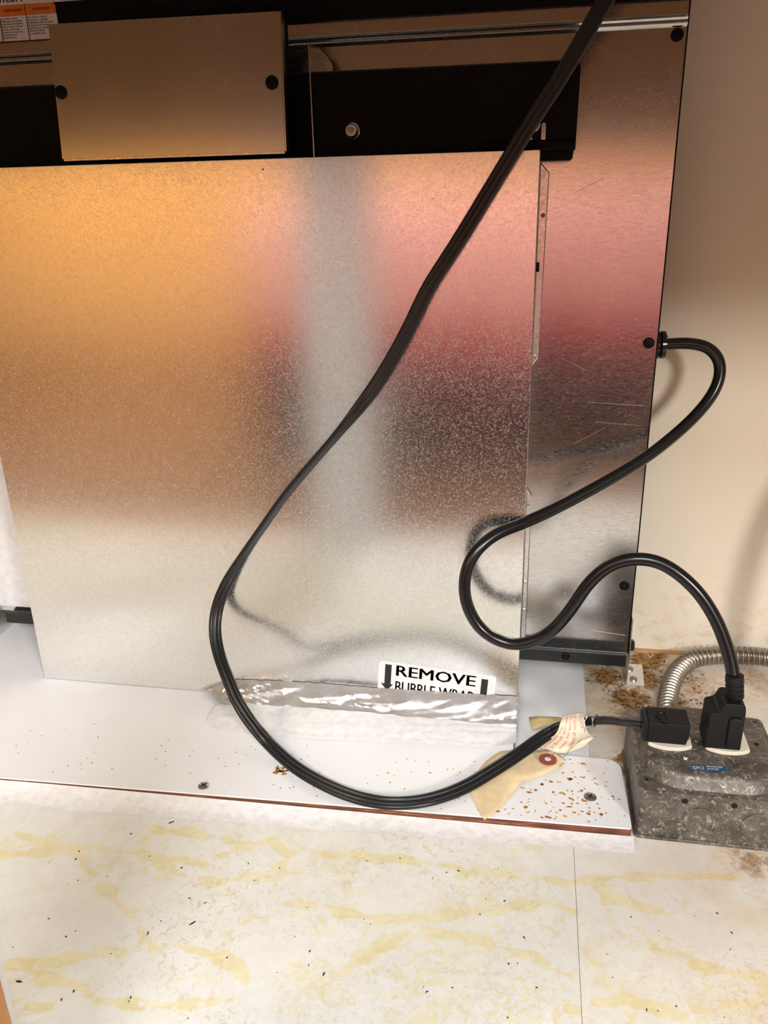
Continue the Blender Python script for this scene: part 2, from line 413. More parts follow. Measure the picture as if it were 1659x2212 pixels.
def sheet(name, xs, ys, z, parent):
    xs = np.array(xs); ys = np.array(ys); nx, ny = len(xs), len(ys)
    X, Yg = np.meshgrid(xs, ys); P = np.stack([X.ravel(), Yg.ravel()], 1)
    d = np.full(len(P), 9.0)
    for v in VEINS:
        for a, b in zip(v, v[1:]):
            a = np.array(a); b = np.array(b); ab = b - a
            t = np.clip(((P - a) @ ab) / (ab @ ab), 0, 1)
            d = np.minimum(d, np.linalg.norm(P - (a + t[:, None] * ab), axis=1))
    wob = 0.0035 * np.sin(P[:, 0] * 140 + 3 * np.sin(P[:, 1] * 90)) * np.sin(P[:, 1] * 170 + P[:, 0] * 60)
    vein = np.exp(-((d + wob) / 0.0050) ** 2)
    grain = np.zeros(len(P))
    for x, y, r, w in GRAIN: grain = np.maximum(grain, w * np.exp(-(((P[:, 0] - x) ** 2 + (P[:, 1] - y) ** 2) / r ** 2)))
    rust = np.zeros(len(P))
    for x, y, s, w in RUST: rust = np.maximum(rust, w * np.exp(-(((P[:, 0] - x) ** 2 + (P[:, 1] - y) ** 2) / s ** 2)))
    soil_falloff = np.clip((P[:, 0] - 0.02) / 0.12, 0, 1) * np.clip(0.45 + (P[:, 1] - 0.35) * 1.6, 0.35, 1.0)
    soil_falloff = np.maximum(soil_falloff, np.clip((P[:, 1] - 0.54) / 0.05, 0, 1) * 0.85 * (P[:, 0] > 0.04))
    co = np.concatenate([np.c_[P, np.full(len(P), z)]])
    idx = np.arange(nx * ny).reshape(ny, nx)
    F = np.stack([idx[:-1, :-1].ravel(), idx[:-1, 1:].ravel(), idx[1:, 1:].ravel(), idx[1:, :-1].ravel()], 1)
    me = bpy.data.meshes.new(name); me.from_pydata(co.tolist(), [], F.tolist())
    for nm, arr in (('vein', vein), ('grain', grain), ('rust', rust), ('soil_falloff', soil_falloff)):
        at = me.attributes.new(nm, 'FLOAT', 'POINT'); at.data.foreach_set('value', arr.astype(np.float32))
    me.materials.append(M['vinyl'])
    o = bpy.data.objects.new(name, me); C.objects.link(o); attach(o, parent)
    s = o.modifiers.new('thick', 'SOLIDIFY'); s.thickness = 0.0008; s.offset = -1
    return o
floor = struct(mesh_obj('floor', bx(-1.0, 0.86, 0.205, WY, FZ - 0.016, FZ - 0.0009), M['core']))
sheet('vinyl_sheet', [-1.0, -0.7] + list(np.arange(-0.45, 0.0405, 0.0025)) + [0.0412], list(np.arange(0.205, 0.48, 0.0025)) + [0.6, WY], FZ, floor)
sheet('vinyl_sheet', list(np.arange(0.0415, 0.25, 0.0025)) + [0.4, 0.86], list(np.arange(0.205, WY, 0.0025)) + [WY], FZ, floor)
# cove where the sheet turns up against the board
def cove():
    bm = bmesh.new()
    xs = np.linspace(-0.95, 0.083, 90); rings = []
    for x in xs:
        u = (x + 0.4) / 0.48; ye = 0.4623 + 0.0167 * u
        lift = smin((0.06 - x) / 0.42, 0.0, 1.0)
        top = -0.0066 + 0.0046 * lift; w = 0.013 + 0.006 * lift
        wv = 0.0006 * math.sin(x * 61) + 0.0004 * math.sin(x * 150 + 1)
        ring = []
        for k in range(8):
            t = k / 7
            ring.append(bm.verts.new((x, ye - 0.0004 - w * t + wv * t, FZ + (top - FZ) * (1 - t) ** 2.0 + 0.0002 * (1 - t) + 0.0001)))
        ring.append(bm.verts.new((x, ye - 0.0004, FZ)))
        rings.append(ring)
    for p, q in zip(rings, rings[1:]):
        for k in range(8): bm.faces.new((p[k], q[k], q[k + 1], p[k + 1]))
    return mesh_obj('caulk_cove', bm, M['caulk'], floor, smooth=True, sharp=60)
cove()
# brown wood strip showing at the foot of the back wall
mesh_obj('edge_strip', bx(0.10, 0.86, WY - 0.0045, WY - 0.0005, FZ, FZ + 0.0022), _oak('strip_wood', lin(170, 120, 70), lin(200, 158, 104)), floor)
struct(mesh_obj('wall_back', bx(-1.0, 0.86, WY, WY + 0.02, -0.11, 0.74), M['wall']))
struct(mesh_obj('wall_left', bx(-1.02, -1.0, 0.205, WY + 0.02, -0.11, 0.74), M['wall']))
struct(mesh_obj('wall_right', bx(0.86, 0.88, 0.205, WY + 0.02, -0.11, 0.74), M['wall']))
struct(mesh_obj('ceiling', bx(-1.02, 0.88, 0.15, WY + 0.02, 0.74, 0.78), M['white_enamel']))
# face frame: stile with oak front and white back, rails
st = struct(mesh_obj('trim_1', bx(-0.28, -0.195, 0.184, 0.2025, -0.10, 0.468), M['oak'], bevel=0.001))
mesh_obj('backing_strip', bx(-0.2795, -0.1955, 0.2025, 0.2049, -0.008, 0.468), M['white_enamel'], st)
t2 = struct(mesh_obj('trim_2', bx(-1.02, 0.88, 0.184, 0.2020, 0.468, 0.74), M['oak']))
mesh_obj('backing_strip', bx(-1.0, 0.86, 0.2021, 0.2049, 0.5035, 0.7395), plain('raw_plywood', lin(172, 124, 82), 0.7), t2)
mesh_obj('edge_band', bx(-1.0, 0.86, 0.2021, 0.2049, 0.4685, 0.5030), plain('grey_edge_band', lin(150, 145, 138), 0.6), t2)
struct(mesh_obj('trim_3', bx(-1.02, 0.88, 0.184, 0.2049, -0.11, FZ - 0.001), M['oak']))
struct(mesh_obj('trim_4', bx(0.82, 0.88, 0.184, 0.2049, FZ - 0.001, 0.468), M['oak']))
struct(mesh_obj('floor', bx(-2.6, 2.2, -1.9, 0.26, -0.135, -0.111), M['oakfloor']))
wf = struct(mesh_obj('wall_front', bx(-2.6, 2.2, -1.95, -1.9, -0.11, 2.0), M['wall']))
# opposite run of oak cabinets
oc = thing('oak_cabinet', 'orange oak base cabinet run facing the open cabinet, outside the picture', 'cabinet', (-0.9, -1.88, -0.11))
mesh_obj('carcass', bx(-2.3, 0.6, -1.895, -1.55, -0.108, 0.75), M['honey'], oc)
for k in range(6):
    x0 = -2.27 + k * 0.48
    d = mesh_obj('door', bx(x0, x0 + 0.44, -1.549, -1.53, -0.05, 0.72), M['honey'], oc, bevel=0.004)
    mesh_obj('knob', lt([(0.006, 0), (0.006, 0.012), (0.014, 0.02), (0.01, 0.03), (0, 0.031)], (x0 + 0.39, -1.53, 0.62), (0, 1, 0), 16), M['chrome'], d, smooth=True)
# unseen lamp added to brighten the back of the stile
pk = thing('added_fill_light', 'small round white fill lamp added on the left cabinet side, outside the picture', 'lamp', (-0.999, 0.5, 0.42))
mesh_obj('housing', lt([(0.036, 0), (0.036, 0.014), (0.030, 0.020), (0.029, 0.018), (0, 0.018)], (-0.9998, 0.5, 0.42), (1, 0, 0), 28), M['white_enamel'], pk, smooth=True)
ld = bpy.data.lights.new('added_fill_lamp', 'SPOT'); ld.energy = 26; ld.color = (0.93, 0.97, 1.0); ld.spot_size = math.radians(40); ld.spot_blend = 0.6; ld.shadow_soft_size = 0.025
lo = bpy.data.objects.new('added_fill_lamp', ld); C.objects.link(lo); lo.location = (-0.975, 0.5, 0.42)
lo.rotation_euler = (Vector((-0.24, 0.2, 0.22)) - Vector(lo.location)).to_track_quat('-Z', 'Y').to_euler()
# unseen hose added to cast the soft shadow band on the back wall
hs = tb(smooth_pts(catmull([(0.249, 0.625, FZ), (0.249, 0.625, 0.06), (0.250, 0.625, 0.12), (0.259, 0.625, 0.18), (0.282, 0.625, 0.24), (0.325, 0.625, 0.30), (0.37, 0.63, 0.38), (0.39, 0.65, 0.50), (0.40, 0.68, 0.7395)], 8), 10), 0.0105, n=16)
tag(mesh_obj('shadow_hose', hs, M['screw_grey'], None, smooth=True), 'grey hose added to shadow the wall beyond the outlet box, outside the picture', 'hose')
# added bench and cloth, standing in for a person's clothes reflected in the metal
bn = thing('standin_bench', 'low oak bench added under the cloth that stands in for reflected clothes', 'bench', (-0.1, -0.5, -0.111))
mesh_obj('seat', bx(-0.58, 0.36, -0.62, -0.42, 0.30, 0.33), M['oak'], bn, bevel=0.003)
for sx in (-0.46, 0.32):
    for sy in (-0.60, -0.46): mesh_obj('leg', bx(sx - 0.02, sx + 0.02, sy, sy + 0.035, -0.111, 0.2999), M['oak'], bn, bevel=0.002)
def clothes_standin():
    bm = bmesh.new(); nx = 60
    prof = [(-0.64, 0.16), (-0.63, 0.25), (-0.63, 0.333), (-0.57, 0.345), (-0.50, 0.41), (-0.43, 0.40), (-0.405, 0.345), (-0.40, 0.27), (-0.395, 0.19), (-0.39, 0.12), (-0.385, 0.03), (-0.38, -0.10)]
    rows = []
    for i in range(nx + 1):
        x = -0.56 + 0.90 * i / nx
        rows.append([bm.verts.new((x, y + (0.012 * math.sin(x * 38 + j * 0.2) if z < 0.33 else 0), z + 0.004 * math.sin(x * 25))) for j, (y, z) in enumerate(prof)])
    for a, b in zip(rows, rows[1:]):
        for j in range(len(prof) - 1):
            f = bm.faces.new((a[j], b[j], b[j + 1], a[j + 1])); f.material_index = 0 if 1 < j < 8 else (1 if j in (0, 1, 8) else 2)  # clothing colours and their lit-to-shaded fall painted as bands
    o = mesh_obj('clothes_standin', bm, [M['pink'], M['red'], M['purple']], None, smooth=True, sharp=180)
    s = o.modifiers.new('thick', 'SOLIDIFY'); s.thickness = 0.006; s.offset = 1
    tag(o, 'pink, red and plum cloth standing in for the reflected clothes of an unseen person', 'clothes_standin')
clothes_standin()

# ------------------------------------------------------------ white base board
bd = thing('base_board', 'white laminate board with brown raw edge under the metal duct', 'board', (-0.2, 0.5, 0))
OUT = [(-0.95, 0.4436), (0.0813, 0.4792), (0.0795, 0.5545), (-0.0035, 0.5535), (-0.0035, 0.7215), (-0.95, 0.7215)]
OUT = round_poly(OUT, [0, 0.0025, 0.013, 0, 0, 0], 6)
bm = bmesh.new(); prism(bm, OUT, 2, -0.0011, 0.0); mesh_obj('laminate_top', bm, M['laminate'], bd)
bm = bmesh.new(); prism(bm, OUT, 2, -0.0089, -0.0012); mesh_obj('raw_edge', bm, M['core'], bd)['label'] = 'brown raw fibreboard edge'
for p, r in (((-0.2354, 0.4768, 0.0), 0.0042), ((0.0543, 0.5077, 0.0), 0.0046)): screw(bd, p, (0, 0, 1), r, M['screw_grey'], 0.0012)
bm = bmesh.new(); prism(bm, [(-0.0025, 0.555), (0.0565, 0.5552), (0.0582, 0.7135), (-0.0025, 0.7135)], 2, -0.0088, -0.006)
tag(mesh_obj('filler_sheet', bm, [M['laminate']]), 'small white sheet on the cabinet floor under the black base channel', 'sheet')

# flakes and stains on board and floor (uncountable crumbs)
def flakes(name, spec, mat, label):
    bm = bmesh.new(); r = random.Random(len(spec) + 3)
    for x, y, z, s, el, ang in spec:
        n = 7; vs = []
        for k in range(n):
            a = 2 * math.pi * k / n; q = s * r.uniform(0.6, 1.15)
            u, v = q * math.cos(a) * el, q * math.sin(a) / el
            vs.append((x + u * math.cos(ang) - v * math.sin(ang), y + u * math.sin(ang) + v * math.cos(ang)))
        prism(bm, vs, 2, z, z + 0.00025)
    o = mesh_obj(name, bm, mat); tag(o, label, 'debris', kind='stuff'); return o
sp = []; sy = []
for k in range(190):
    x = rnd.gauss(0.035, 0.035); y = 0.478 + 0.033 * (x + 0.4) / 0.48 * 0.0 + rnd.random() ** 1.3 * 0.075
    edge = 0.4623 + 0.0167 * (x + 0.4) / 0.48
    if x > 0.079 or x < -0.12 or y < edge + 0.003: continue
    if x < 0.0 and y > 0.54: continue
    (sp if rnd.random() < 0.62 else sy).append((x, y, 0.0, rnd.choice((0.0005, 0.0006, 0.0008, 0.0011, 0.0016)), rnd.uniform(1.0, 1.5), rnd.uniform(-0.5, 0.5)))
for k in range(45): sy.append((rnd.uniform(-0.1, 0.03), rnd.uniform(0.485, 0.535), 0.0, rnd.uniform(0.0004, 0.0012), rnd.uniform(1, 1.3), rnd.uniform(-1, 1)))
for k in range(30): sp.append((-0.1824 + rnd.gauss(0, 0.0032), 0.5027 + rnd.gauss(0, 0.002), 0.0, rnd.uniform(0.0006, 0.0016), 1.3, 0.4))
for k in range(60): sp.append((rnd.uniform(-0.42, -0.1), rnd.uniform(0.475, 0.54), 0.0, rnd.uniform(0.0003, 0.0007), 1.2, rnd.uniform(-1, 1)))
flakes('rust_flakes', sp, M['rust'], 'brown rust flakes scattered over the white base board')
flakes('grease_spots', sy, M['yellow_flake'], 'yellow grease spots dotted across the white base board')
sf = []
for k in range(70): sf.append((rnd.uniform(-0.32, 0.16), rnd.uniform(0.3, 0.44), FZ, rnd.uniform(0.0003, 0.0008), rnd.uniform(1, 1.8), rnd.uniform(-2, 2)))
for x, y, s, el, a in ((-0.1985, 0.3625, 0.0012, 2.0, 0.9), (-0.249, 0.4455, 0.0012, 2.0, 0.8), (-0.107, 0.3405, 0.001, 1.7, 1.4), (-0.284, 0.307, 0.0013, 1.8, 0), (-0.197, 0.456, 0.0009, 1.7, 0.7)): sf.append((x, y, FZ, s, el, a))
flakes('floor_crumbs', sf, M['label_ink'], 'dark crumbs and splinters lying on the marbled cabinet floor')
sr = []
for k in range(230):
    x, y = rnd.choice(((0.1, 0.655), (0.112, 0.625), (0.118, 0.70), (0.15, 0.65), (0.122, 0.725), (0.085, 0.69), (0.16, 0.685)))
    x += rnd.gauss(0, 0.011); y += rnd.gauss(0, 0.014)
    if x < 0.061 or y > 0.735 or y < 0.585: continue
    sr.append((x, y, FZ, rnd.choice((0.0005, 0.0006, 0.0009, 0.0013)), rnd.uniform(1, 1.8), rnd.uniform(-2, 2)))
flakes('dirt_crumbs', sr, plain('dirt_crumb', lin(84, 52, 26), 0.9), 'dark brown dirt crumbs on the stained floor by the metal conduit')

# ------------------------------------------------------------ appliance body
ap = thing('cooking_appliance', 'galvanized back of a built in cooking appliance hanging above the cabinet floor', 'appliance', (-0.2, 0.70, 0.01))
bm = bmesh.new()
prof = [(0.680, 0.0235), (0.680, 0.5225), (0.6785, 0.5232), (0.6775, 0.5245), (0.6785, 0.5258), (0.6797, 0.5262), (0.6785, 0.5268), (0.6775, 0.5281), (0.6785, 0.5294), (0.680, 0.530), (0.680, 0.5385), (0.684, 0.5385), (0.684, 0.0235)]
prism(bm, prof, 0, -0.536, 0.0945)
mesh_obj('back_panel', bm, M['body'], ap)
mesh_obj('side_edge', bx(0.0946, 0.0956, 0.6796, 0.735, 0.0235, 0.56), M['black'], ap)
mesh_obj('chassis', bx(-0.53, 0.0945, 0.6845, 0.735, 0.03, 0.70), M['black'], ap)
mesh_obj('top_band', bx(-0.56, 0.0945, 0.6765, 0.684, 0.5387, 0.70), M['black'], ap)
mesh_obj('end_panel', bx(-0.535, -0.455, 0.6775, 0.6795, 0.03, 0.44), M['white_enamel'], ap)['label'] = 'white enamelled end panel'
# bottom channel
bm = bmesh.new(); prism(bm, [(0.6795, 0.0235), (0.668, 0.0285), (0.6668, 0.0285), (0.6668, 0.0165), (0.70, 0.0165), (0.70, 0.0235)], 0, -0.5235, 0.0925)
ch = mesh_obj('base_channel', bm, M['channel'], ap, bevel=0.0006)
screw(ap, (0.0395, 0.6668, 0.0234), (0, -1, 0), 0.0036, M['black'])
for p in ((0.0885, 0.68, 0.5177), (0.0885, 0.68, 0.3045), (0.0868, 0.68, 0.0913)): screw(ap, p, (0, -1, 0), 0.0044, M['black'], 0.002, recess=(p[2] < 0.2))
# foot bracket
fb = mesh_obj('foot_bracket', bx(0.0958, 0.0968, 0.6765, 0.712, FZ + 0.0001, 0.06), M['bright'], ap, bevel=0.0003)
bm = bmesh.new(); prism(bm, [(0.0969, 0.6765), (0.1122, 0.6765), (0.1142, 0.7134), (0.0969, 0.7134)], 2, FZ + 0.0001, FZ + 0.0013); mesh_obj('foot_flange', bm, M['bright'], fb)
for p in ((0.1035, 0.6865), (0.1015, 0.7035)):
    s = mesh_obj('foot_screw', lt([(0.0035, 0), (0.0035, 0.0012), (0.0022, 0.002), (0, 0.0021)], (p[0], p[1], FZ + 0.0013), (0, 0, 1), 14), M['screw_grey'], fb, smooth=True)
mesh_obj('hex_bolt', lt([(0.0058, 0), (0.0058, 0.0012), (0.0056, 0.0013), (0.0056, 0.0045), (0.0045, 0.0056), (0, 0.0056)], (0.0968, 0.695, 0.0235), (1, 0, 0), 6), M['blackgloss'], fb)
# left foot
lf = mesh_obj('foot_bracket', bx(-0.5365, -0.5355, 0.64, 0.70, 0.0002, 0.055), M['bright'], ap)
mesh_obj('foot_flange', bx(-0.553, -0.5366, 0.64, 0.70, 0.0002, 0.0014), M['bright'], lf)
mesh_obj('slot', bx(-0.5354, -0.535, 0.652, 0.656, 0.01, 0.05), M['hole'], lf)
# corner tab
bm = bmesh.new(); prism(bm, [(-0.1773, 0.502), (-0.1773, 0.5065), (-0.1720, 0.5155), (-0.1656, 0.5205), (-0.1590, 0.5145), (-0.155, 0.5085), (-0.155, 0.502)], 1, 0.664, 0.666); mesh_obj('corner_tab', bm, M['cover'], ap)
mesh_obj('corner_fold', bx(-0.1663, -0.1655, 0.640, 0.664, 0.446, 0.5195), M['cover'], ap)
# scratches standing bright on the sheet
for pts in ([(0.0615, 0.0445), (0.0915, 0.0415), (0.0915, 0.0409), (0.0615, 0.0441)], [(0.026, 0.4175), (0.045, 0.4265), (0.045, 0.426), (0.026, 0.417)], [(0.026, 0.460), (0.041, 0.4655), (0.041, 0.4652), (0.026, 0.4596)], [(0.045, 0.256), (0.0895, 0.254), (0.0895, 0.2538), (0.045, 0.2557)], [(0.022, 0.292), (0.042, 0.282), (0.042, 0.28185), (0.022, 0.29185)], [(0.052, 0.2395), (0.088, 0.2372), (0.088, 0.2369), (0.052, 0.2393)], [(0.035, 0.22), (0.06, 0.235), (0.06, 0.2348), (0.035, 0.2198)]):
    bm = bmesh.new(); prism(bm, pts, 1, 0.67985, 0.6801); mesh_obj('scratch', bm, M['wire'], ap)
# labels on the top band
YX, YZ = (1, 0, 0), (0, 0, 1)
def tri_mark(parent, x, z, s): return flat('warning_triangle', [(-s * 0.6, 0), (s * 0.6, 0), (0, s)], (x, 0.67625, z), YX, YZ, M['label_ink'], parent, 0.00008)
wl = mesh_obj('notice_label', bx(-0.53, -0.3005, 0.6762, 0.6764, 0.5628, 0.60), M['label_white'], ap)
text('lettering', 'counter.', 0.0105, M['ink'], wl, (-0.437, 0.6762, 0.5648), YX, YZ, 0.0001)
al = mesh_obj('caution_label', bx(-0.45, -0.3745, 0.6763, 0.6764, 0.5385, 0.5554), M['label_white'], ap)
bm = bmesh.new(); prism(bm, [(-0.45, 0.5555), (-0.3747, 0.5555), (-0.3747, 0.561), (-0.3765, 0.5627), (-0.45, 0.5632)], 1, 0.6761, 0.6764); ob = mesh_obj('orange_band', bm, M['orange_ink'], al)
for x in (-0.4233, -0.4003): mesh_obj('divider', bx(x - 0.0003, x + 0.0003, 0.67605, 0.6763, 0.5385, 0.5630), M['label_ink'], al)
for x in (-0.4215, -0.3972):
    tri_mark(al, x, 0.5577, 0.0032); text('lettering', 'AVERTISSEMENT' if x < -0.41 else 'ADVERTENCIA', 0.0022, M['label_ink'], al, (x + 0.0032, 0.6761, 0.5584), YX, YZ, 0.00008)
L1 = ['pour réduire le risque', "d'inflammation des matières", 'combustibles environnantes,', 'laisser un espace de 30 mm', 'au moins à la fois entre', 'le produit et les parois en', 'contreplaqué et les', 'armoires de bois.']
L2 = ['Para reducir el riesgo de', 'ignición de los materiales', 'combustibles, respete al menos', 'el espacio de 30 mm entre', 'el producto y las paredes', 'laterales de madera', 'y los gabinetes de la']
for x, L in ((-0.4230, L1), (-0.3995, L2)):
    for k, s in enumerate(L): text('lettering', s, 0.0020, M['label_ink'], al, (x, 0.6763, 0.5532 - k * 0.00185), YX, YZ, 0.00004, 0.83)

# ------------------------------------------------------------ black blower housing
bl = thing('blower_housing', 'long black steel blower housing across the top behind the metal plate', 'housing', (-0.3, 0.66, 0.44))
bm = bmesh.new(); pts = round_poly([(-0.60, 0.4450), (0.0222, 0.4450), (0.0230, 0.5005), (-0.60, 0.5022)], [0, 0.0008, 0.005, 0], 4); prism(bm, pts, 1, 0.645, 0.676)
mesh_obj('casing', bm, M['black'], bl, bevel=0.0008)
bm = bmesh.new(); prism(bm, [(0.645, 0.4450), (0.642, 0.4475), (0.642, 0.4505), (0.645, 0.4525)], 0, -0.045, 0.0222); mesh_obj('lip_bead', bm, M['black'], bl)
bm = bmesh.new(); prism(bm, round_poly([(-0.05, 0.4385), (0.0205, 0.4385), (0.0212, 0.4449), (-0.05, 0.4449)], [0, 0.002, 0, 0], 4), 1, 0.646, 0.668); mesh_obj('bottom_flange', bm, M['black'], bl, bevel=0.0006)
bm = bmesh.new(); prism(bm, [(-0.60, 0.5023), (0.0215, 0.5006), (0.0215, 0.5020), (-0.60, 0.5040)], 1, 0.649, 0.672); mesh_obj('top_fold', bm, M['channel'], bl, bevel=0.0004)
for x, z in ((-0.1372, 0.4625), (-0.0082, 0.4625)):
    nt = mesh_obj('lock_nut', lt([(0.0056, 0), (0.0056, 0.0012), (0.0050, 0.0014), (0.0050, 0.005), (0.0038, 0.0066), (0.0030, 0.0066), (0.0028, 0.0058), (0, 0.0058)], (x, 0.645, z), (0, -1, 0), 18), M['chrome'], bl, smooth=True)
    mesh_obj('stud', lt([(0.0024, 0), (0.0024, 0.0010), (0, 0.0012)], (x, 0.6392, z), (0, -1, 0), 12), M['screw_grey'], nt, smooth=True)
for x, z0, z1 in ((-0.0092, 0.4515, 0.4545), (-0.0003, 0.4505, 0.4632)):
    c = [(0.0015 * math.cos(a), 0.0015 * math.sin(a)) for a in np.linspace(math.pi, 2 * math.pi, 8)]
    mesh_obj('slot', (lambda b: (prism(b, [(x + a, z0 + 0.0015 + q) for a, q in c] + [(x - a, z1 - 0.0015 - q) for a, q in c], 1, 0.6447, 0.6452), b)[1])(bmesh.new()), M['cover'], bl)['label'] = 'oblong slot showing bare metal behind'

# ------------------------------------------------------------ junction box with plate
jb = thing('junction_box', 'brown reflecting metal junction box cover with two black screws, above the duct', 'junction box', (-0.26, 0.63, 0.45))
bm = bmesh.new(); prism(bm, round_poly([(-0.3510, 0.4490), (-0.1795, 0.4490), (-0.1772, 0.5348), (-0.3461, 0.5360)], [0.0008, 0.0008, 0.0008, 0.0012], 3), 1, 0.6115, 0.6125)
mesh_obj('cover_plate', bm, M['cover'], jb)
mesh_obj('bottom_lip', bx(-0.3505, -0.1800, 0.6126, 0.620, 0.4476, 0.4489), M['bright'], jb)
bm = bmesh.new(); prism(bm, [(-0.1794, 0.4490), (-0.1784, 0.4490), (-0.1764, 0.5348), (-0.1771, 0.5348)], 1, 0.6118, 0.618); mesh_obj('side_lip', bm, M['cover'], jb)
mesh_obj('back_box', bx(-0.3445, -0.1815, 0.6205, 0.6445, 0.4495, 0.5345), M['black'], jb)
for x, z in ((-0.3440, 0.4930), (-0.1857, 0.4925)): screw(jb, (x, 0.6115, z), (0, -1, 0), 0.0046, M['black'], 0.002, recess=False)

# ------------------------------------------------------------ duct plenum in front
pl = thing('duct_box', 'tall flat galvanized duct box with shiny spangled front, sealed to the board', 'duct', (-0.22, 0.60, 0))
X0, X1 = -0.4428, -0.0018
bm = bmesh.new(); prism(bm, round_poly([(X0, 0.0004), (X1, 0.0004), (X1, 0.4441), (X0, 0.4441)], 0.0015, 3), 1, 0.599, 0.6002)
mesh_obj('front_panel', bm, M['panel'], pl, bevel=0.0004)
mesh_obj('side_panel', bx(X1 - 0.0011, X1, 0.6003, 0.6760, 0.0004, 0.4435), M['bright'], pl)
mesh_obj('side_panel', bx(X0, X0 + 0.0011, 0.6003, 0.6760, 0.0004, 0.4435), M['bright'], pl)
mesh_obj('top_panel', bx(X0 + 0.0012, X1 - 0.0012, 0.6003, 0.636, 0.4425, 0.4435), M['black'], pl)
for nm, pts in (('flange', [(-0.0017, 0.4387), (0.0054, 0.4311), (0.0032, 0.2931), (-0.0017, 0.2855)]), ('flange', [(-0.0017, 0.1804), (0.0029, 0.1734), (0.0029, 0.0323), (-0.0017, 0.0298)])):
    bm = bmesh.new(); prism(bm, pts, 1, 0.6755, 0.6785); f = mesh_obj(nm, bm, M['bright'], pl, bevel=0.0007)
    if pts[0][1] > 0.4:
        mesh_obj('rivet', lt([(0.0017, 0), (0.0017, 0.001), (0, 0.0012)], (0.0019, 0.6755, 0.4012), (0, -1, 0), 14), M['rust'], f, smooth=True)
        mesh_obj('rivet', lt([(0.0014, 0), (0.0014, 0.001), (0, 0.0012)], (0.0004, 0.6755, 0.2938), (0, -1, 0), 14), M['chrome'], f, smooth=True)
        mesh_obj('clip', bx(-0.0016, 0.0008, 0.673, 0.6754, 0.360, 0.3668), M['hole'], f)
    else:
        for z in (0.1651, 0.0913, 0.0632): mesh_obj('rivet', lt([(0.0014, 0), (0.0014, 0.0008), (0, 0.001)], (0.0004, 0.6755, z), (0, -1, 0), 14), M['chrome'], f, smooth=True)
mesh_obj('pin_hole', lt([(0.0006, 0), (0.0006, 0.0002), (0, 0.0002)], (-0.1926, 0.599, 0.4373), (0, -1, 0), 10), M['hole'], pl)
# sticker
stO = Vector((-0.1200, 0.59895, 0.0468)); sX = Vector((0.0998, 0, -0.0073)).normalized(); sY = Vector((0.0731, 0, 0.997)); sY = Vector((-sX.z * -1 * -1, 0, sX.x)); sY = Vector((0.0729, 0, 0.9973))
W = 0.1003
sk = flat('sticker', round_poly([(0, -0.034), (W, -0.034), (W, 0), (0, 0)], 0.003, 4), stO + sX * 0 , sX, sY, M['label_white'], pl, 0.0001)
stN = sX.cross(sY)
def on_st(px, pz):   # world x,z -> sticker local
    v = Vector((px, 0, pz)) - Vector((stO.x, 0, stO.z)); return v.dot(sX), v.dot(sY)
def stt(s, x0, z0, size, sx, bold): return text('lettering', s, size, M['ink'], sk, stO + sX * x0 + sY * z0, sX, sY, bold, sx, depth=0.00016)
def fit_text(s, x0, x1, yb, cap, bold):
    if bold:
        for q in (-bold, bold): fit_text(s, x0 + q, x1 + q, yb, cap, 0)
    o = text('lettering', s, cap / 0.70, M['ink'], sk, (0, 0, 0), (1, 0, 0), (0, 1, 0), 0, depth=0)
    xs = [v.co.x for v in o.data.vertices]; a, b = min(xs), max(xs); k = (x1 - x0) / (b - a)
    for v in o.data.vertices: v.co = stO + sX * (x0 + (v.co.x - a) * k) + sY * (yb + v.co.y) + stN * 0.00016
fit_text('REMOVE', 0.0156, 0.0832, -0.0128, 0.0106, 0.00042)
fit_text('BUBBLE WRAP', 0.0154, 0.0826, -0.0292, 0.0112, 0.00016)
flat('arrow', [(0.0056, -0.0028), (0.0112, -0.0028), (0.0112, -0.0222), (0.0134, -0.0222), (0.0080, -0.0288), (0.0026, -0.0222), (0.0056, -0.0222)], stO, sX, sY, M['ink'], sk, 0.00016)
flat('arrow', [(0.0882, -0.0042), (0.0938, -0.0042), (0.0938, -0.0235), (0.0962, -0.0235), (0.0910, -0.0300), (0.0858, -0.0235), (0.0882, -0.0235)], stO, sX, sY, M['ink'], sk, 0.00016)

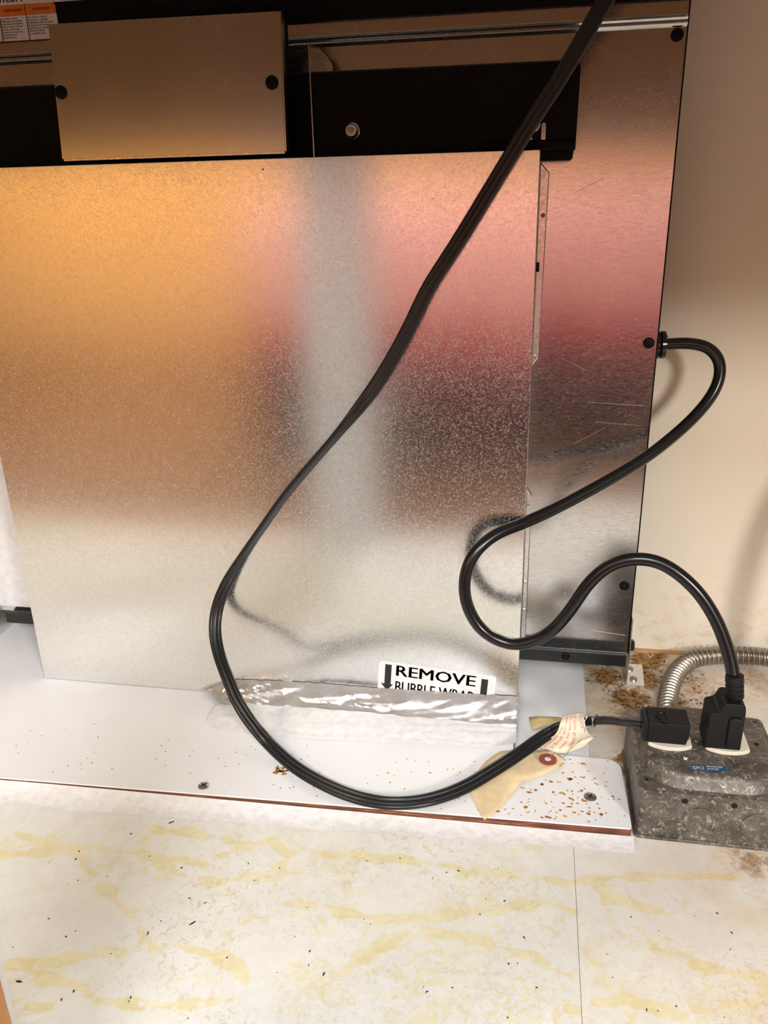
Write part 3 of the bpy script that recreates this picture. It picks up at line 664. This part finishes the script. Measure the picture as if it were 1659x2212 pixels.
# ------------------------------------------------------------ foil tape and caulk
from mathutils import noise as MN
def nz(x, y, z=0.0): return MN.noise(Vector((x, y, z)))
FT = [(-0.2885, 0.0008), (-0.2740, 0.0085), (-0.2594, 0.0158), (-0.2118, 0.0185), (-0.1695, 0.0194), (-0.1281, 0.0192), (-0.06, 0.0205), (-0.0030, 0.0220)]
def interp(T, x):
    if x <= T[0][0]: return T[0][1]
    for (a, p), (b, q) in zip(T, T[1:]):
        if x <= b: return p + (q - p) * (x - a) / (b - a)
    return T[-1][1]
ft = thing('foil_tape', 'crumpled shiny foil tape sealing the foot of the duct below the white sticker', 'tape', (-0.14, 0.588, 0))
def foil_strip():
    bm = bmesh.new(); nu, nv = 190, 16; G = []
    for i in range(nu + 1):
        u = i / nu; row = []
        for j in range(nv + 1):
            v = j / nv
            x = (-0.2885 + 0.030 * v) * (1 - u) + (-0.0022 + 0.0) * u
            zt = interp(FT, x)
            jag = 0.0008 * nz(x * 160, 3) if j == 0 else 0
            z = max(zt * (1 - v) ** 1.15 + 0.0035 * v + jag, 0.0004)
            y = 0.5984 - 0.0200 * v ** 0.8 * smin((x + 0.292) / 0.03, 0.25, 1)
            cr = abs(nz(x * 34 + v * 2, v * 1.6, 1)) * 1.4 + 0.35 * abs(nz(x * 80, v * 3.5, 4)) - 0.4
            crush = 0.0022 + 0.002 * (math.exp(-((x + 0.13) / 0.012) ** 2) + math.exp(-((x + 0.235) / 0.03) ** 2))
            if x > -0.11 and x < -0.02: crush = 0.0009 + 0.0012 * abs(2 * v - 1) ** 3
            amp = crush * math.sin(math.pi * min(1, v * 1.05)) ** 0.5
            if v > 0: y -= amp * (cr + 0.35); z += amp * 0.6 * cr
            z = max(z, 0.0004); row.append(bm.verts.new((x, min(y, 0.59855), z)))
        G.append(row)
    for i in range(nu):
        for j in range(nv):
            c = (G[i][j].co + G[i + 1][j + 1].co) / 2
            if ((c.x + 0.2490) / 0.0048) ** 2 + ((j - 10.2) / 3.6) ** 2 < 1 + 0.5 * nz(i * 0.7, j * 0.9): continue
            bm.faces.new((G[i][j], G[i + 1][j], G[i + 1][j + 1], G[i][j + 1]))
    return mesh_obj('foil_strip', bm, M['foil'], ft, smooth=True, sharp=22)
foil_strip()
bm = bmesh.new(); G = []
for i in range(15):
    t = i / 14; row = []
    for j in range(14):
        v = j / 13
        x = -0.0020 + 0.0016 * nz(i * 0.6, j * 0.55, 2) * 0.9 + 0.001 * t
        row.append(bm.verts.new((x, 0.5985 - (0.030 * v ** 0.9) * (1 - t) + 0.006 * t, max(0.0222 * (1 - v) + 0.0004, 0.0004))))
    G.append(row)
for i in range(14):
    for j in range(13): bm.faces.new((G[i][j], G[i + 1][j], G[i + 1][j + 1], G[i][j + 1]))
mesh_obj('foil_fold', bm, M['foil'], ft, smooth=True, sharp=20)
bm = bmesh.new()
prism(bm, [(-0.2555, 0.0015), (-0.2415, 0.0015), (-0.2420, 0.0105), (-0.2480, 0.0135), (-0.2555, 0.0125)], 1, 0.5905, 0.592)
mesh_obj('torn_backing', bm, M['torn'], ft)['label'] = 'brown torn backing showing through a hole'
bm = bmesh.new(); prism(bm, [(-0.2155, 0.0175), (-0.199, 0.0198), (-0.1985, 0.0165)], 1, 0.5985, 0.59885); mesh_obj('foil_corner', bm, M['foil'], ft)
CF = [(-0.268, 0.5600), (-0.2547, 0.5480), (-0.2127, 0.5440), (-0.1574, 0.5452), (-0.0815, 0.5515), (-0.03, 0.5545), (-0.0030, 0.5640)]
CT = [(-0.262, 0.002), (-0.235, 0.0055), (-0.21, 0.0048), (-0.175, 0.0085), (-0.13, 0.0095), (-0.10, 0.0065), (-0.05, 0.0060), (-0.003, 0.0055)]
def caulk():
    bm = bmesh.new(); nu, nv = 200, 18; G = []
    for i in range(nu + 1):
        u = i / nu; row = []
        for j in range(nv + 1):
            v = j / nv; x = -0.264 * (1 - u) - 0.0016 * u + 0.003 * (1 - u) * (0.5 - v)
            yf = interp(CF, x) + 0.0012 * nz(x * 60, 9); yt = 0.5795 - 0.004 * math.exp(-((x + 0.15) / 0.04) ** 2)
            z0 = interp(CT, x) + 0.0012 * nz(x * 90, 5)
            y = yt + (yf - yt) * v
            ridge = 0.0007 * nz(x * 26, v * 7, 2) + 0.0010 * math.exp(-((v - 0.90) / 0.05) ** 2) * (0.5 + nz(x * 30, 7))
            z = z0 * (1 - v) ** 1.3 + 0.0012 * math.sin(math.pi * v) + ridge * math.sin(math.pi * smin(v, 0.02, 0.98)) ** 0.4
            row.append(bm.verts.new((x, y, max(z, 0.0003 if 0 < v < 1 else 0.00015))))
        G.append(row)
    for i in range(nu):
        for j in range(nv): bm.faces.new((G[i][j], G[i + 1][j], G[i + 1][j + 1], G[i][j + 1]))
    o = mesh_obj('caulk_bead', bm, M['caulk'], None, smooth=True, sharp=70)
    tag(o, 'smeared white caulk bead along the board below the foil tape', 'caulk')
caulk()

# ------------------------------------------------------------ outlet box
ob = thing('outlet_box', 'dirty grey steel surface outlet box on the stained floor beside the board', 'outlet box', (0.1335, 0.5285, FZ))
BX0, BX1, BY0, BY1 = 0.0836, 0.1850, 0.4808, 0.5790
def rsq(cx, cy, hx, hy, r, seg=7): return round_poly([(cx - hx, cy - hy), (cx + hx, cy - hy), (cx + hx, cy + hy), (cx - hx, cy + hy)], r, seg)
cx, cy = (BX0 + BX1) / 2, (BY0 + BY1) / 2; hx, hy = (BX1 - BX0) / 2, (BY1 - BY0) / 2
bm = bmesh.new(); prism(bm, rsq(cx, cy, hx - 0.0008, hy - 0.0008, 0.005), 2, FZ + 0.0001, 0.0300); mesh_obj('back_box', bm, M['oldsteel'], ob, bevel=0.0005)
bm = bmesh.new(); prism(bm, rsq(cx, cy, hx + 0.0004, hy + 0.0004, 0.005), 2, FZ + 0.0001, FZ + 0.0028); mesh_obj('bottom_rim', bm, M['oldsteel'], ob, bevel=0.0006)
def dome():
    bm = bmesh.new()
    L = [(hx, hy, 0.006, 0.0301), (hx, hy, 0.006, 0.0322), (hx - 0.0012, hy - 0.0012, 0.006, 0.0330), (0.0472, 0.0455, 0.030, 0.0331), (0.0465, 0.0448, 0.030, 0.0340), (0.0445, 0.0428, 0.029, 0.0400), (0.0425, 0.0405, 0.028, 0.0428), (0.0395, 0.0375, 0.027, 0.0440)]
    R = []
    for a, b, r, z in L: R.append([bm.verts.new((x, y, z)) for x, y in rsq(cx, cy + 0.0, a, b, r)])
    n = len(R[0])
    for p, q in zip(R, R[1:]):
        for k in range(n): bm.faces.new((p[k], p[(k + 1) % n], q[(k + 1) % n], q[k]))
    bm.faces.new(R[-1]); bm.faces.new(R[0][::-1])
    return mesh_obj('raised_cover', bm, M['oldsteel'], ob, smooth=True, sharp=50)
cv = dome()
for x, y in ((0.0897, 0.4905), (0.1785, 0.5705)): screw(ob, (x, y, 0.0333), (0, 0, 1), 0.0042, M['oldsteel'], 0.0010)
screw(ob, (0.1277, 0.5275, 0.0441), (0, 0, 1), 0.0027, M['oldsteel'], 0.0012, slot=True)
for x, y, r in ((0.1690, 0.5285, 0.0017), (0.0975, 0.531, 0.0022), (0.1825, 0.487, 0.0018)):
    z = 0.0441 if x < 0.18 else 0.0331
    mesh_obj('screw_hole', lt([(r, 0), (r, 0.0002), (0, 0.0002)], (x, y, z), (0, 0, 1), 16), M['hole'], ob)
for x, z in ((0.1144, 0.0261), (0.1465, 0.0263)): mesh_obj('screw_hole', lt([(0.0021, 0), (0.0021, 0.0003), (0, 0.0003)], (x, 0.48155, z), (0, -1, 0), 18), M['hole'], ob)
for x, z in ((0.1260, 0.0098), (0.1640, 0.0098)):
    mesh_obj('knockout', lt([(0.0118, -0.0002), (0.0118, 0.0006), (0.0112, 0.0007), (0.0108, 0.0001), (0, 0.0001)], (x, 0.4816, z), (0, -1, 0), 40), M['oldsteel'], ob, smooth=True)
for rx, ry in ((0.1075, 0.5262), (0.1468, 0.5272)):
    pts = [(rx + 0.0171 * math.cos(a), max(min(ry + 0.0171 * math.sin(a), ry + 0.0142), ry - 0.0142)) for a in np.linspace(0, 2 * math.pi, 60, endpoint=False)]
    pts = [(rx + max(min(px - rx, 0.0155), -0.0155), py) for px, py in pts]
    # duplex face: flat sides, curved front and back
    pts = []
    for a in np.linspace(-math.pi * 0.32, math.pi * 0.32, 15): pts.append((rx + 0.0178 * math.sin(a), ry - 0.0148 + 0.0178 * (1 - math.cos(a)) * 0.55))
    for a in np.linspace(math.pi * 0.32, -math.pi * 0.32, 15): pts.append((rx + 0.0178 * math.sin(a), ry + 0.0148 - 0.0178 * (1 - math.cos(a)) * 0.55))
    bm = bmesh.new(); prism(bm, pts, 2, 0.0441, 0.0472); mesh_obj('receptacle', bm, M['ivory'], ob, bevel=0.0006)['label'] = 'ivory receptacle face'
bs = mesh_obj('sticker', (lambda b: (prism(b, [(0.1192, 0.4932), (0.1416, 0.4945), (0.1418, 0.4995), (0.1194, 0.4982)], 2, 0.0440, 0.0442), b)[1])(bmesh.new()), M['blue'], ob)
bs['label'] = 'blue sticker'
text('lettering', 'GFCI', 0.0045, M['label_white'], bs, (0.1197, 0.4938, 0.0442), (1, 0.058, 0), (0, 1, 0), 0.0, 0.80)
text('lettering', 'PROTECTED', 0.0023, M['label_white'], bs, (0.1292, 0.4969, 0.0442), (1, 0.058, 0), (0, 1, 0), 0.00002, 0.85)
text('lettering', 'OUTLET', 0.0023, M['label_white'], bs, (0.1292, 0.4945, 0.0442), (1, 0.058, 0), (0, 1, 0), 0.00002, 0.95)
bm = bmesh.new(); prism(bm, [(0.1150, 0.5035), (0.1172, 0.5030), (0.1182, 0.5056), (0.1166, 0.5052), (0.1154, 0.5062)], 2, 0.0441, 0.0446)
tag(mesh_obj('paint_chip', bm, M['ivory']), 'small pale paint chip lying on the grey outlet box cover', 'debris')

# armoured conduit
def conduit():
    P = [(0.1235, 0.5815, 0.0065), (0.1238, 0.605, 0.0015), (0.1262, 0.636, 0.0005), (0.1335, 0.668, 0.0005), (0.1435, 0.694, 0.0005), (0.1600, 0.7155, 0.0008), (0.1870, 0.7265, 0.0010), (0.2140, 0.7290, 0.0010), (0.2400, 0.7275, 0.0008), (0.285, 0.7250, 0.0008), (0.36, 0.724, 0.0008)]
    pts = smooth_pts(catmull(P, 90), 40)
    # even spacing
    L = [0.0]
    for a, b in zip(pts, pts[1:]): L.append(L[-1] + (b - a).length)
    N = int(L[-1] / 0.0006); q = []; k = 0
    for i in range(N + 1):
        s = L[-1] * i / N
        while k < len(L) - 2 and L[k + 1] < s: k += 1
        q.append(pts[k].lerp(pts[k + 1], (s - L[k]) / max(L[k + 1] - L[k], 1e-9)))
    bm = bmesh.new(); rings = []; prev = Vector((0, 0, 1)); n = 18; pitch = 0.0050
    for i, p in enumerate(q):
        t = (q[min(i + 1, N)] - q[max(i - 1, 0)]).normalized(); prev = (prev - t * prev.dot(t)).normalized(); w = t.cross(prev)
        s = L[-1] * i / N; ring = []
        for k in range(n):
            a = 2 * math.pi * k / n; ph = (s / pitch + k / n) % 1.0
            r = 0.0060 + 0.0027 * (math.sin(math.pi * min(ph / 0.78, 1.0)) ** 0.7 if ph < 0.78 else 0)
            ring.append(bm.verts.new(p + (w * math.cos(a) + prev * math.sin(a)) * r))
        rings.append(ring)
    for a, b in zip(rings, rings[1:]):
        for k in range(n): bm.faces.new((a[k], a[(k + 1) % n], b[(k + 1) % n], b[k]))
    bm.faces.new(rings[0]); bm.faces.new(rings[-1][::-1])
    o = mesh_obj('armoured_conduit', bm, M['armour'], None, smooth=True, sharp=60)
    tag(o, 'ribbed metal flexible conduit running along the foot of the back wall into the outlet box', 'conduit')
conduit()

# ------------------------------------------------------------ flat three-wire cord with plug
fc = thing('flat_power_cord', 'flat ribbed black power cord looping down in front of the duct across the board', 'power cord', (-0.1, 0.55, 0.0))
FLAT = [(0.0422, 0.59, 0.5392), (0.0325, 0.59, 0.5243), (0.0099, 0.59, 0.4867), (-0.0076, 0.59, 0.4611), (-0.0222, 0.59, 0.4383), (-0.0392, 0.591, 0.4117), (-0.0561, 0.591, 0.3853), (-0.0754, 0.591, 0.357), (-0.0871, 0.591, 0.3336), (-0.1012, 0.592, 0.3085), (-0.1193, 0.592, 0.2807), (-0.1417, 0.592, 0.2534), (-0.165, 0.592, 0.2268), (-0.1894, 0.592, 0.1989), (-0.2109, 0.592, 0.17), (-0.2312, 0.592, 0.142), (-0.2471, 0.59, 0.1164), (-0.2555, 0.585, 0.0965), (-0.2563, 0.576, 0.0792), (-0.2504, 0.565, 0.0637), (-0.2385, 0.551, 0.0488), (-0.2236, 0.536, 0.0311), (-0.2029, 0.5276, 0.0100), (-0.1681, 0.5, 0.006), (-0.1308, 0.4818, 0.0042), (-0.1049, 0.475, 0.0042), (-0.0842, 0.4751, 0.0042), (-0.0614, 0.4829, 0.0042), (-0.039, 0.4984, 0.0045), (-0.0195, 0.518, 0.006), (0.0008, 0.5384, 0.009), (0.0201, 0.5563, 0.015), (0.0344, 0.5637, 0.02), (0.0500, 0.5616, 0.028)]
FLAT = [(0.0950, 0.588, 0.625)] + FLAT
N3 = []
for i, p in enumerate(FLAT):
    if i < 12: nrm = (0, -1, 0.05)
    elif i < 19: nrm = (0.82, -0.38, -0.42) if i < 17 else (0.5, -0.8, 0.3)
    elif i < 22: nrm = (0.25, -0.75, 0.6)
    elif i < 24: nrm = (0.15, -0.6, 0.8)
    elif i < 29: nrm = (0, -0.35, 0.93)
    else: nrm = (0.1, -0.5, 0.86)
    N3.append(nrm)
pf = smooth_pts(catmull(FLAT, 8), 10); nf = smooth_pts(catmull(N3, 8), 30)
sh = []
for k in range(48):
    a = 2 * math.pi * k / 48; x = 0.0052 * math.cos(a); lobes = abs(math.cos(math.pi * x / 0.0036)) ** 0.6
    edge = math.sqrt(max(0, 1 - (x / 0.0053) ** 4))
    y = (0.0013 + 0.0010 * lobes) * edge
    sh.append((x, y if math.sin(a) >= 0 else -y))
mesh_obj('cord', tb(pf, 0, shape=sh, normals=nf), M['ribbon'], fc, smooth=True, sharp=50)
for y0 in (0.0, 0.0026):
    w = [(0.0492, 0.5618 - y0 * 0.2, 0.0288 - y0), (0.0640, 0.5510, 0.0395 - y0), (0.0770, 0.5365 + y0 * 0.3, 0.0490 - y0), (0.0885, 0.5252, 0.0568 - y0 * 1.3)]
    mesh_obj('wire', tb(smooth_pts(catmull(w, 10), 6), 0.0023, n=12), M['blackgloss'], fc, smooth=True)
pg = mesh_obj('plug', (lambda b: (prism(b, [(0.0915, 0.0478), (0.1180, 0.0478), (0.1188, 0.0522), (0.1196, 0.0524), (0.1196, 0.0642), (0.0915, 0.0642)], 1, 0.5150, 0.5355), b)[1])(bmesh.new()), M['plug'], fc, bevel=0.0008)
bm = bmesh.new(); R = []
for x, a, z0, z1 in ((0.0914, 0.0100, 0.0480, 0.0638), (0.0890, 0.0100, 0.0480, 0.0638), (0.0875, 0.0078, 0.0495, 0.0620)):
    R.append([bm.verts.new((x, 0.5252 + s * a, z)) for s, z in ((-1, z0), (1, z0), (1, z1), (-1, z1))])
for p, q in zip(R, R[1:]):
    for k in range(4): bm.faces.new((p[k], p[(k + 1) % 4], q[(k + 1) % 4], q[k]))
bm.faces.new(R[0]); bm.faces.new(R[-1][::-1])
mesh_obj('end_cap', bm, M['plug'], pg, bevel=0.0006)
mesh_obj('moulded_ring', lt([(0.0022, -0.0004), (0.0028, 0.0006), (0.0036, 0.0009), (0.0042, 0.0004), (0.0044, -0.0006)], (0.1010, 0.5255, 0.0644), (0, 0, 1), 28), M['plug'], pg, smooth=True)
mesh_obj('moulded_tab', bx(0.1002, 0.1032, 0.5170, 0.5222, 0.0641, 0.0652), M['plug'], pg, bevel=0.0004)
# round power cord
rc = thing('round_power_cord', 'thick round glossy black power cord curling from the appliance side to the outlet box', 'power cord', (0.05, 0.6, 0.0))
ROUND = [(0.0990, 0.702, 0.2993), (0.109, 0.702, 0.3001), (0.123, 0.7, 0.3009), (0.137, 0.697, 0.2978), (0.1454, 0.693, 0.2883), (0.1461, 0.688, 0.2744), (0.1388, 0.682, 0.2587), (0.1211, 0.67, 0.2405), (0.0923, 0.652, 0.22), (0.0565, 0.632, 0.2022), (0.0212, 0.612, 0.1875), (-0.0032, 0.597, 0.1799), (-0.0237, 0.585, 0.1742), (-0.0386, 0.575, 0.1623), (-0.0454, 0.57, 0.1428), (-0.0427, 0.567, 0.1207), (-0.0297, 0.564, 0.101), (-0.0062, 0.561, 0.0931), (0.0177, 0.558, 0.1052), (0.0335, 0.556, 0.1278), (0.0454, 0.556, 0.1507), (0.0605, 0.556, 0.1672), (0.0791, 0.555, 0.1734), (0.0981, 0.553, 0.17), (0.1191, 0.548, 0.1546), (0.1344, 0.542, 0.1332), (0.1442, 0.5345, 0.1096), (0.1478, 0.528, 0.0925)]
mesh_obj('cord', tb(smooth_pts(catmull(ROUND, 10), 10), 0.0047, n=20), M['rubber'], rc, smooth=True)
mesh_obj('strain_relief', lt([(0.0058, 0), (0.0112, 0.0002), (0.0112, 0.0035), (0.0100, 0.0045), (0.0112, 0.0055), (0.0108, 0.0085), (0.0075, 0.0100), (0.0060, 0.0102)], (0.0957, 0.7020, 0.2992), (1, 0, 0.03), 28), M['blackgloss'], rc, smooth=True)
pr = thing_plug = mesh_obj('plug', (lambda b: (prism(b, round_poly([(0.1305, 0.0474), (0.1545, 0.0474), (0.1545, 0.0800), (0.1535, 0.0850), (0.1400, 0.0850), (0.1375, 0.0775), (0.1310, 0.0755)], [0.001, 0.001, 0.002, 0.003, 0.002, 0.003, 0.002], 3), 1, 0.5145, 0.5365), b)[1])(bmesh.new()), M['plug'], rc, bevel=0.0018, seg=3)
mesh_obj('grip', (lambda b: (prism(b, round_poly([(0.1440, 0.0495), (0.1530, 0.0495), (0.1530, 0.0745), (0.1440, 0.0745)], 0.003, 3), 1, 0.5125, 0.5150), b)[1])(bmesh.new()), M['plug'], pr, bevel=0.0008)
pf2 = [(0.0062, 0.084)]
for k in range(3): pf2 += [(0.0062, 0.0865 + k * 0.0034), (0.0056, 0.0870 + k * 0.0034), (0.0056, 0.0880 + k * 0.0034), (0.0062, 0.0885 + k * 0.0034)]
pf2 += [(0.0062, 0.0975), (0.0060, 0.1005), (0.0048, 0.1008)]
mesh_obj('neck', lt([(r, z - 0.084) for r, z in pf2], (0.1487, 0.5262, 0.0840), (-0.10, 0.13, 1), 24), M['plug'], pr, smooth=True)

# ------------------------------------------------------------ tags and tie wire
def sheet_poly(name, pts3, mat, parent=None, cuts=3, bend=None, thick=0.00025):
    bm = bmesh.new(); vs = [bm.verts.new(p) for p in pts3]
    bm.faces.new(vs); bmesh.ops.triangulate(bm, faces=bm.faces[:])
    bmesh.ops.subdivide_edges(bm, edges=bm.edges[:], cuts=cuts, use_grid_fill=True)
    if bend:
        for v in bm.verts: v.co.z += bend(v.co)
    o = mesh_obj(name, bm, mat, parent, smooth=True, sharp=60)
    s = o.modifiers.new('thick', 'SOLIDIFY'); s.thickness = thick; s.offset = 1; return o
mt = thing('manila_tag', 'buff card tag with a red reinforced eyelet under the flat black cord', 'tag', (0.0, 0.52, 0.0))
MAN = [(0.0263, 0.5565, 0.003), (0.0361, 0.5440, 0.004), (0.0313, 0.5335, 0.0035), (0.0180, 0.5240, 0.002), (0.0051, 0.5160, 0.0012), (-0.0010, 0.505, 0.0010), (-0.0062, 0.4935, 0.0010), (-0.013, 0.4820, 0.0010), (-0.0212, 0.4704, 0.0016), (-0.0285, 0.4865, 0.0010), (-0.0359, 0.5033, 0.0010), (-0.0315, 0.520, 0.0010), (-0.024, 0.5362, 0.0010), (-0.0130, 0.5475, 0.0012), (-0.0030, 0.5535, 0.0015), (0.0120, 0.5545, 0.002)]
mc = sheet_poly('card', MAN, M['manila'], mt, 4, lambda c: 0.0022 * math.exp(-((c.x + 0.6 * (c.y - 0.53) + 0.006) / 0.011) ** 2) - 0.0008 * math.exp(-((c.x - 0.012) / 0.01) ** 2))
bm = bmesh.new(); ra = []; rb2 = []; rt = []
for k in range(32):
    a = 2 * math.pi * k / 32
    for L, r, z in ((ra, 0.0068, 0.0045), (rb2, 0.0025, 0.0045), (rt, 0.0068, 0.0036)): L.append(bm.verts.new((0.0236 + r * math.cos(a), 0.5418 + r * math.sin(a), z)))
for k in range(32):
    j = (k + 1) % 32; bm.faces.new((ra[k], ra[j], rb2[j], rb2[k])); bm.faces.new((ra[k], ra[j], rt[j], rt[k]))
mesh_obj('eyelet', bm, M['eyelet'], mt)
mesh_obj('eyelet_hole', lt([(0.0025, 0), (0.0025, 0.0002), (0, 0.0002)], (0.0236, 0.5418, 0.0042), (0, 0, 1), 20), M['label_white'], mt)
TAIL = [(0.0501, 0.552, 0.036), (0.0505, 0.5490, 0.031), (0.0509, 0.5545, 0.020), (0.0465, 0.5553, 0.012), (0.0409, 0.5522, 0.008), (0.0373, 0.5462, 0.0062), (0.0344, 0.5442, 0.0055), (0.0305, 0.5463, 0.0070), (0.0266, 0.5446, 0.0068), (0.0249, 0.5424, 0.0055), (0.0240, 0.5420, 0.0042)]
mesh_obj('tie_wire', tb(catmull(TAIL, 8), 0.00032, n=6), M['wire'], mt, smooth=True)
wr = []
for k in range(130):
    t = k / 129; ax = Vector((0.0500, 0.5612, 0.0275)).lerp(Vector((0.0590, 0.5545, 0.0345)), 0.5 + 0.5 * math.sin(t * 11.0) * 0.95)
    a = t * 2 * math.pi * 7; wr.append(ax + Vector((0.25 * math.cos(a), 0.55 * math.cos(a) , math.sin(a))) * (0.0052 + 0.0008 * math.sin(t * 37)))
mesh_obj('wire_coil', tb(wr, 0.00028, n=6), M['wire'], mt, smooth=True)
wt = thing('warning_tag', 'torn cream paper warning tag with red print wrapped round the flat black cord', 'tag', (0.04, 0.56, 0.0))
MAINT = [(0.0337, 0.5602, 0.0315), (0.0411, 0.5615, 0.034), (0.049, 0.5639, 0.0345), (0.0505, 0.551, 0.0345), (0.0530, 0.5500, 0.030), (0.0591, 0.5640, 0.018), (0.0606, 0.5663, 0.012), (0.0493, 0.5596, 0.010), (0.035, 0.5547, 0.006), (0.0262, 0.5544, 0.004), (0.0171, 0.5602, 0.004), (0.0242, 0.5630, 0.008), (0.0300, 0.5575, 0.018), (0.0310, 0.5535, 0.0290)]
# front skin drawn as a strip bent over the cord
strip = [[(0.0337, 0.5602, 0.0325), (0.0411, 0.5615, 0.0345), (0.0490, 0.5639, 0.0350)],
         [(0.0318, 0.5535, 0.0305), (0.0405, 0.5550, 0.0330), (0.0500, 0.5555, 0.0345)],
         [(0.0295, 0.5515, 0.0230), (0.0400, 0.5500, 0.0265), (0.0520, 0.5510, 0.0285)],
         [(0.0235, 0.5560, 0.0120), (0.0385, 0.5500, 0.0170), (0.0560, 0.5560, 0.0200)],
         [(0.0171, 0.5590, 0.0045), (0.0350, 0.5530, 0.0080), (0.0606, 0.5655, 0.0125)],
         [(0.0200, 0.5560, 0.0035), (0.0345, 0.5500, 0.0052), (0.0500, 0.5550, 0.0085)]]
bm = bmesh.new(); rows = []
A = [catmull(r, 8) for r in strip]; A = list(zip(*[catmull(c, 6) for c in zip(*A)]))
G = [[bm.verts.new(p + Vector((0, 0, 0.0005 * nz(p.x * 300, p.y * 300)))) for p in r] for r in A]
for a, b in zip(G, G[1:]):
    for k in range(len(a) - 1): bm.faces.new((a[k], a[k + 1], b[k + 1], b[k]))
wp = mesh_obj('paper', bm, M['tag_cream'], wt, smooth=True, sharp=70); s = wp.modifiers.new('thick', 'SOLIDIFY'); s.thickness = 0.0002; s.offset = 0
sheet_poly('torn_end', [(0.0082, 0.6080, -0.0045), (0.0144, 0.6080, -0.003), (0.0325, 0.6040, 0.001), (0.0386, 0.5950, 0.006), (0.0375, 0.5860, 0.010), (0.0345, 0.5840, 0.009), (0.0304, 0.5947, 0.002), (0.0222, 0.5967, -0.003), (0.0115, 0.5913, -0.005)], M['tag_yellow'], wt, 2)['label'] = 'yellowed torn end'
sheet_poly('torn_edge', [(0.0165, 0.5595, 0.0040), (0.0190, 0.5600, 0.0065), (0.0250, 0.5610, 0.0120), (0.0300, 0.5580, 0.0180), (0.0285, 0.5560, 0.0150), (0.0230, 0.5580, 0.0100)], M['tag_yellow'], wt, 1)
# red print laid on the paper grid
def on_paper(u, v):
    i = min(max(v, 0), 0.999) * (len(A) - 1); j = min(max(u, 0), 0.999) * (len(A[0]) - 1)
    i0, j0 = int(i), int(j); fi, fj = i - i0, j - j0
    p = A[i0][j0].lerp(A[i0][j0 + 1], fj).lerp(A[i0 + 1][j0].lerp(A[i0 + 1][j0 + 1], fj), fi)
    n = (A[i0][j0 + 1] - A[i0][j0]).cross(A[i0 + 1][j0] - A[i0][j0])
    if n.y > 0: n = -n
    return p + n.normalized() * 0.00035
def print_on(s, u, v0, v1, h):
    o = text('lettering', s, 1.0, M['red_ink'], wp, (0, 0, 0), (1, 0, 0), (0, 1, 0), 0.0, depth=0)
    xs = [v.co.x for v in o.data.vertices]; a, b = min(xs), max(xs)
    for v in o.data.vertices: v.co = on_paper(u + v.co.y * h, v0 + (v.co.x - a) / (b - a) * (v1 - v0))
for args in (('TAG', 0.83, 0.02, 0.36, 0.15), ('ed with grounded', 0.60, 0.06, 0.86, 0.12), ('for use scr cover', 0.43, 0.08, 0.84, 0.12), ('not use plug or', 0.26, 0.08, 0.86, 0.12), ('the equipment', 0.10, 0.30, 0.90, 0.12)):
    print_on(*args)
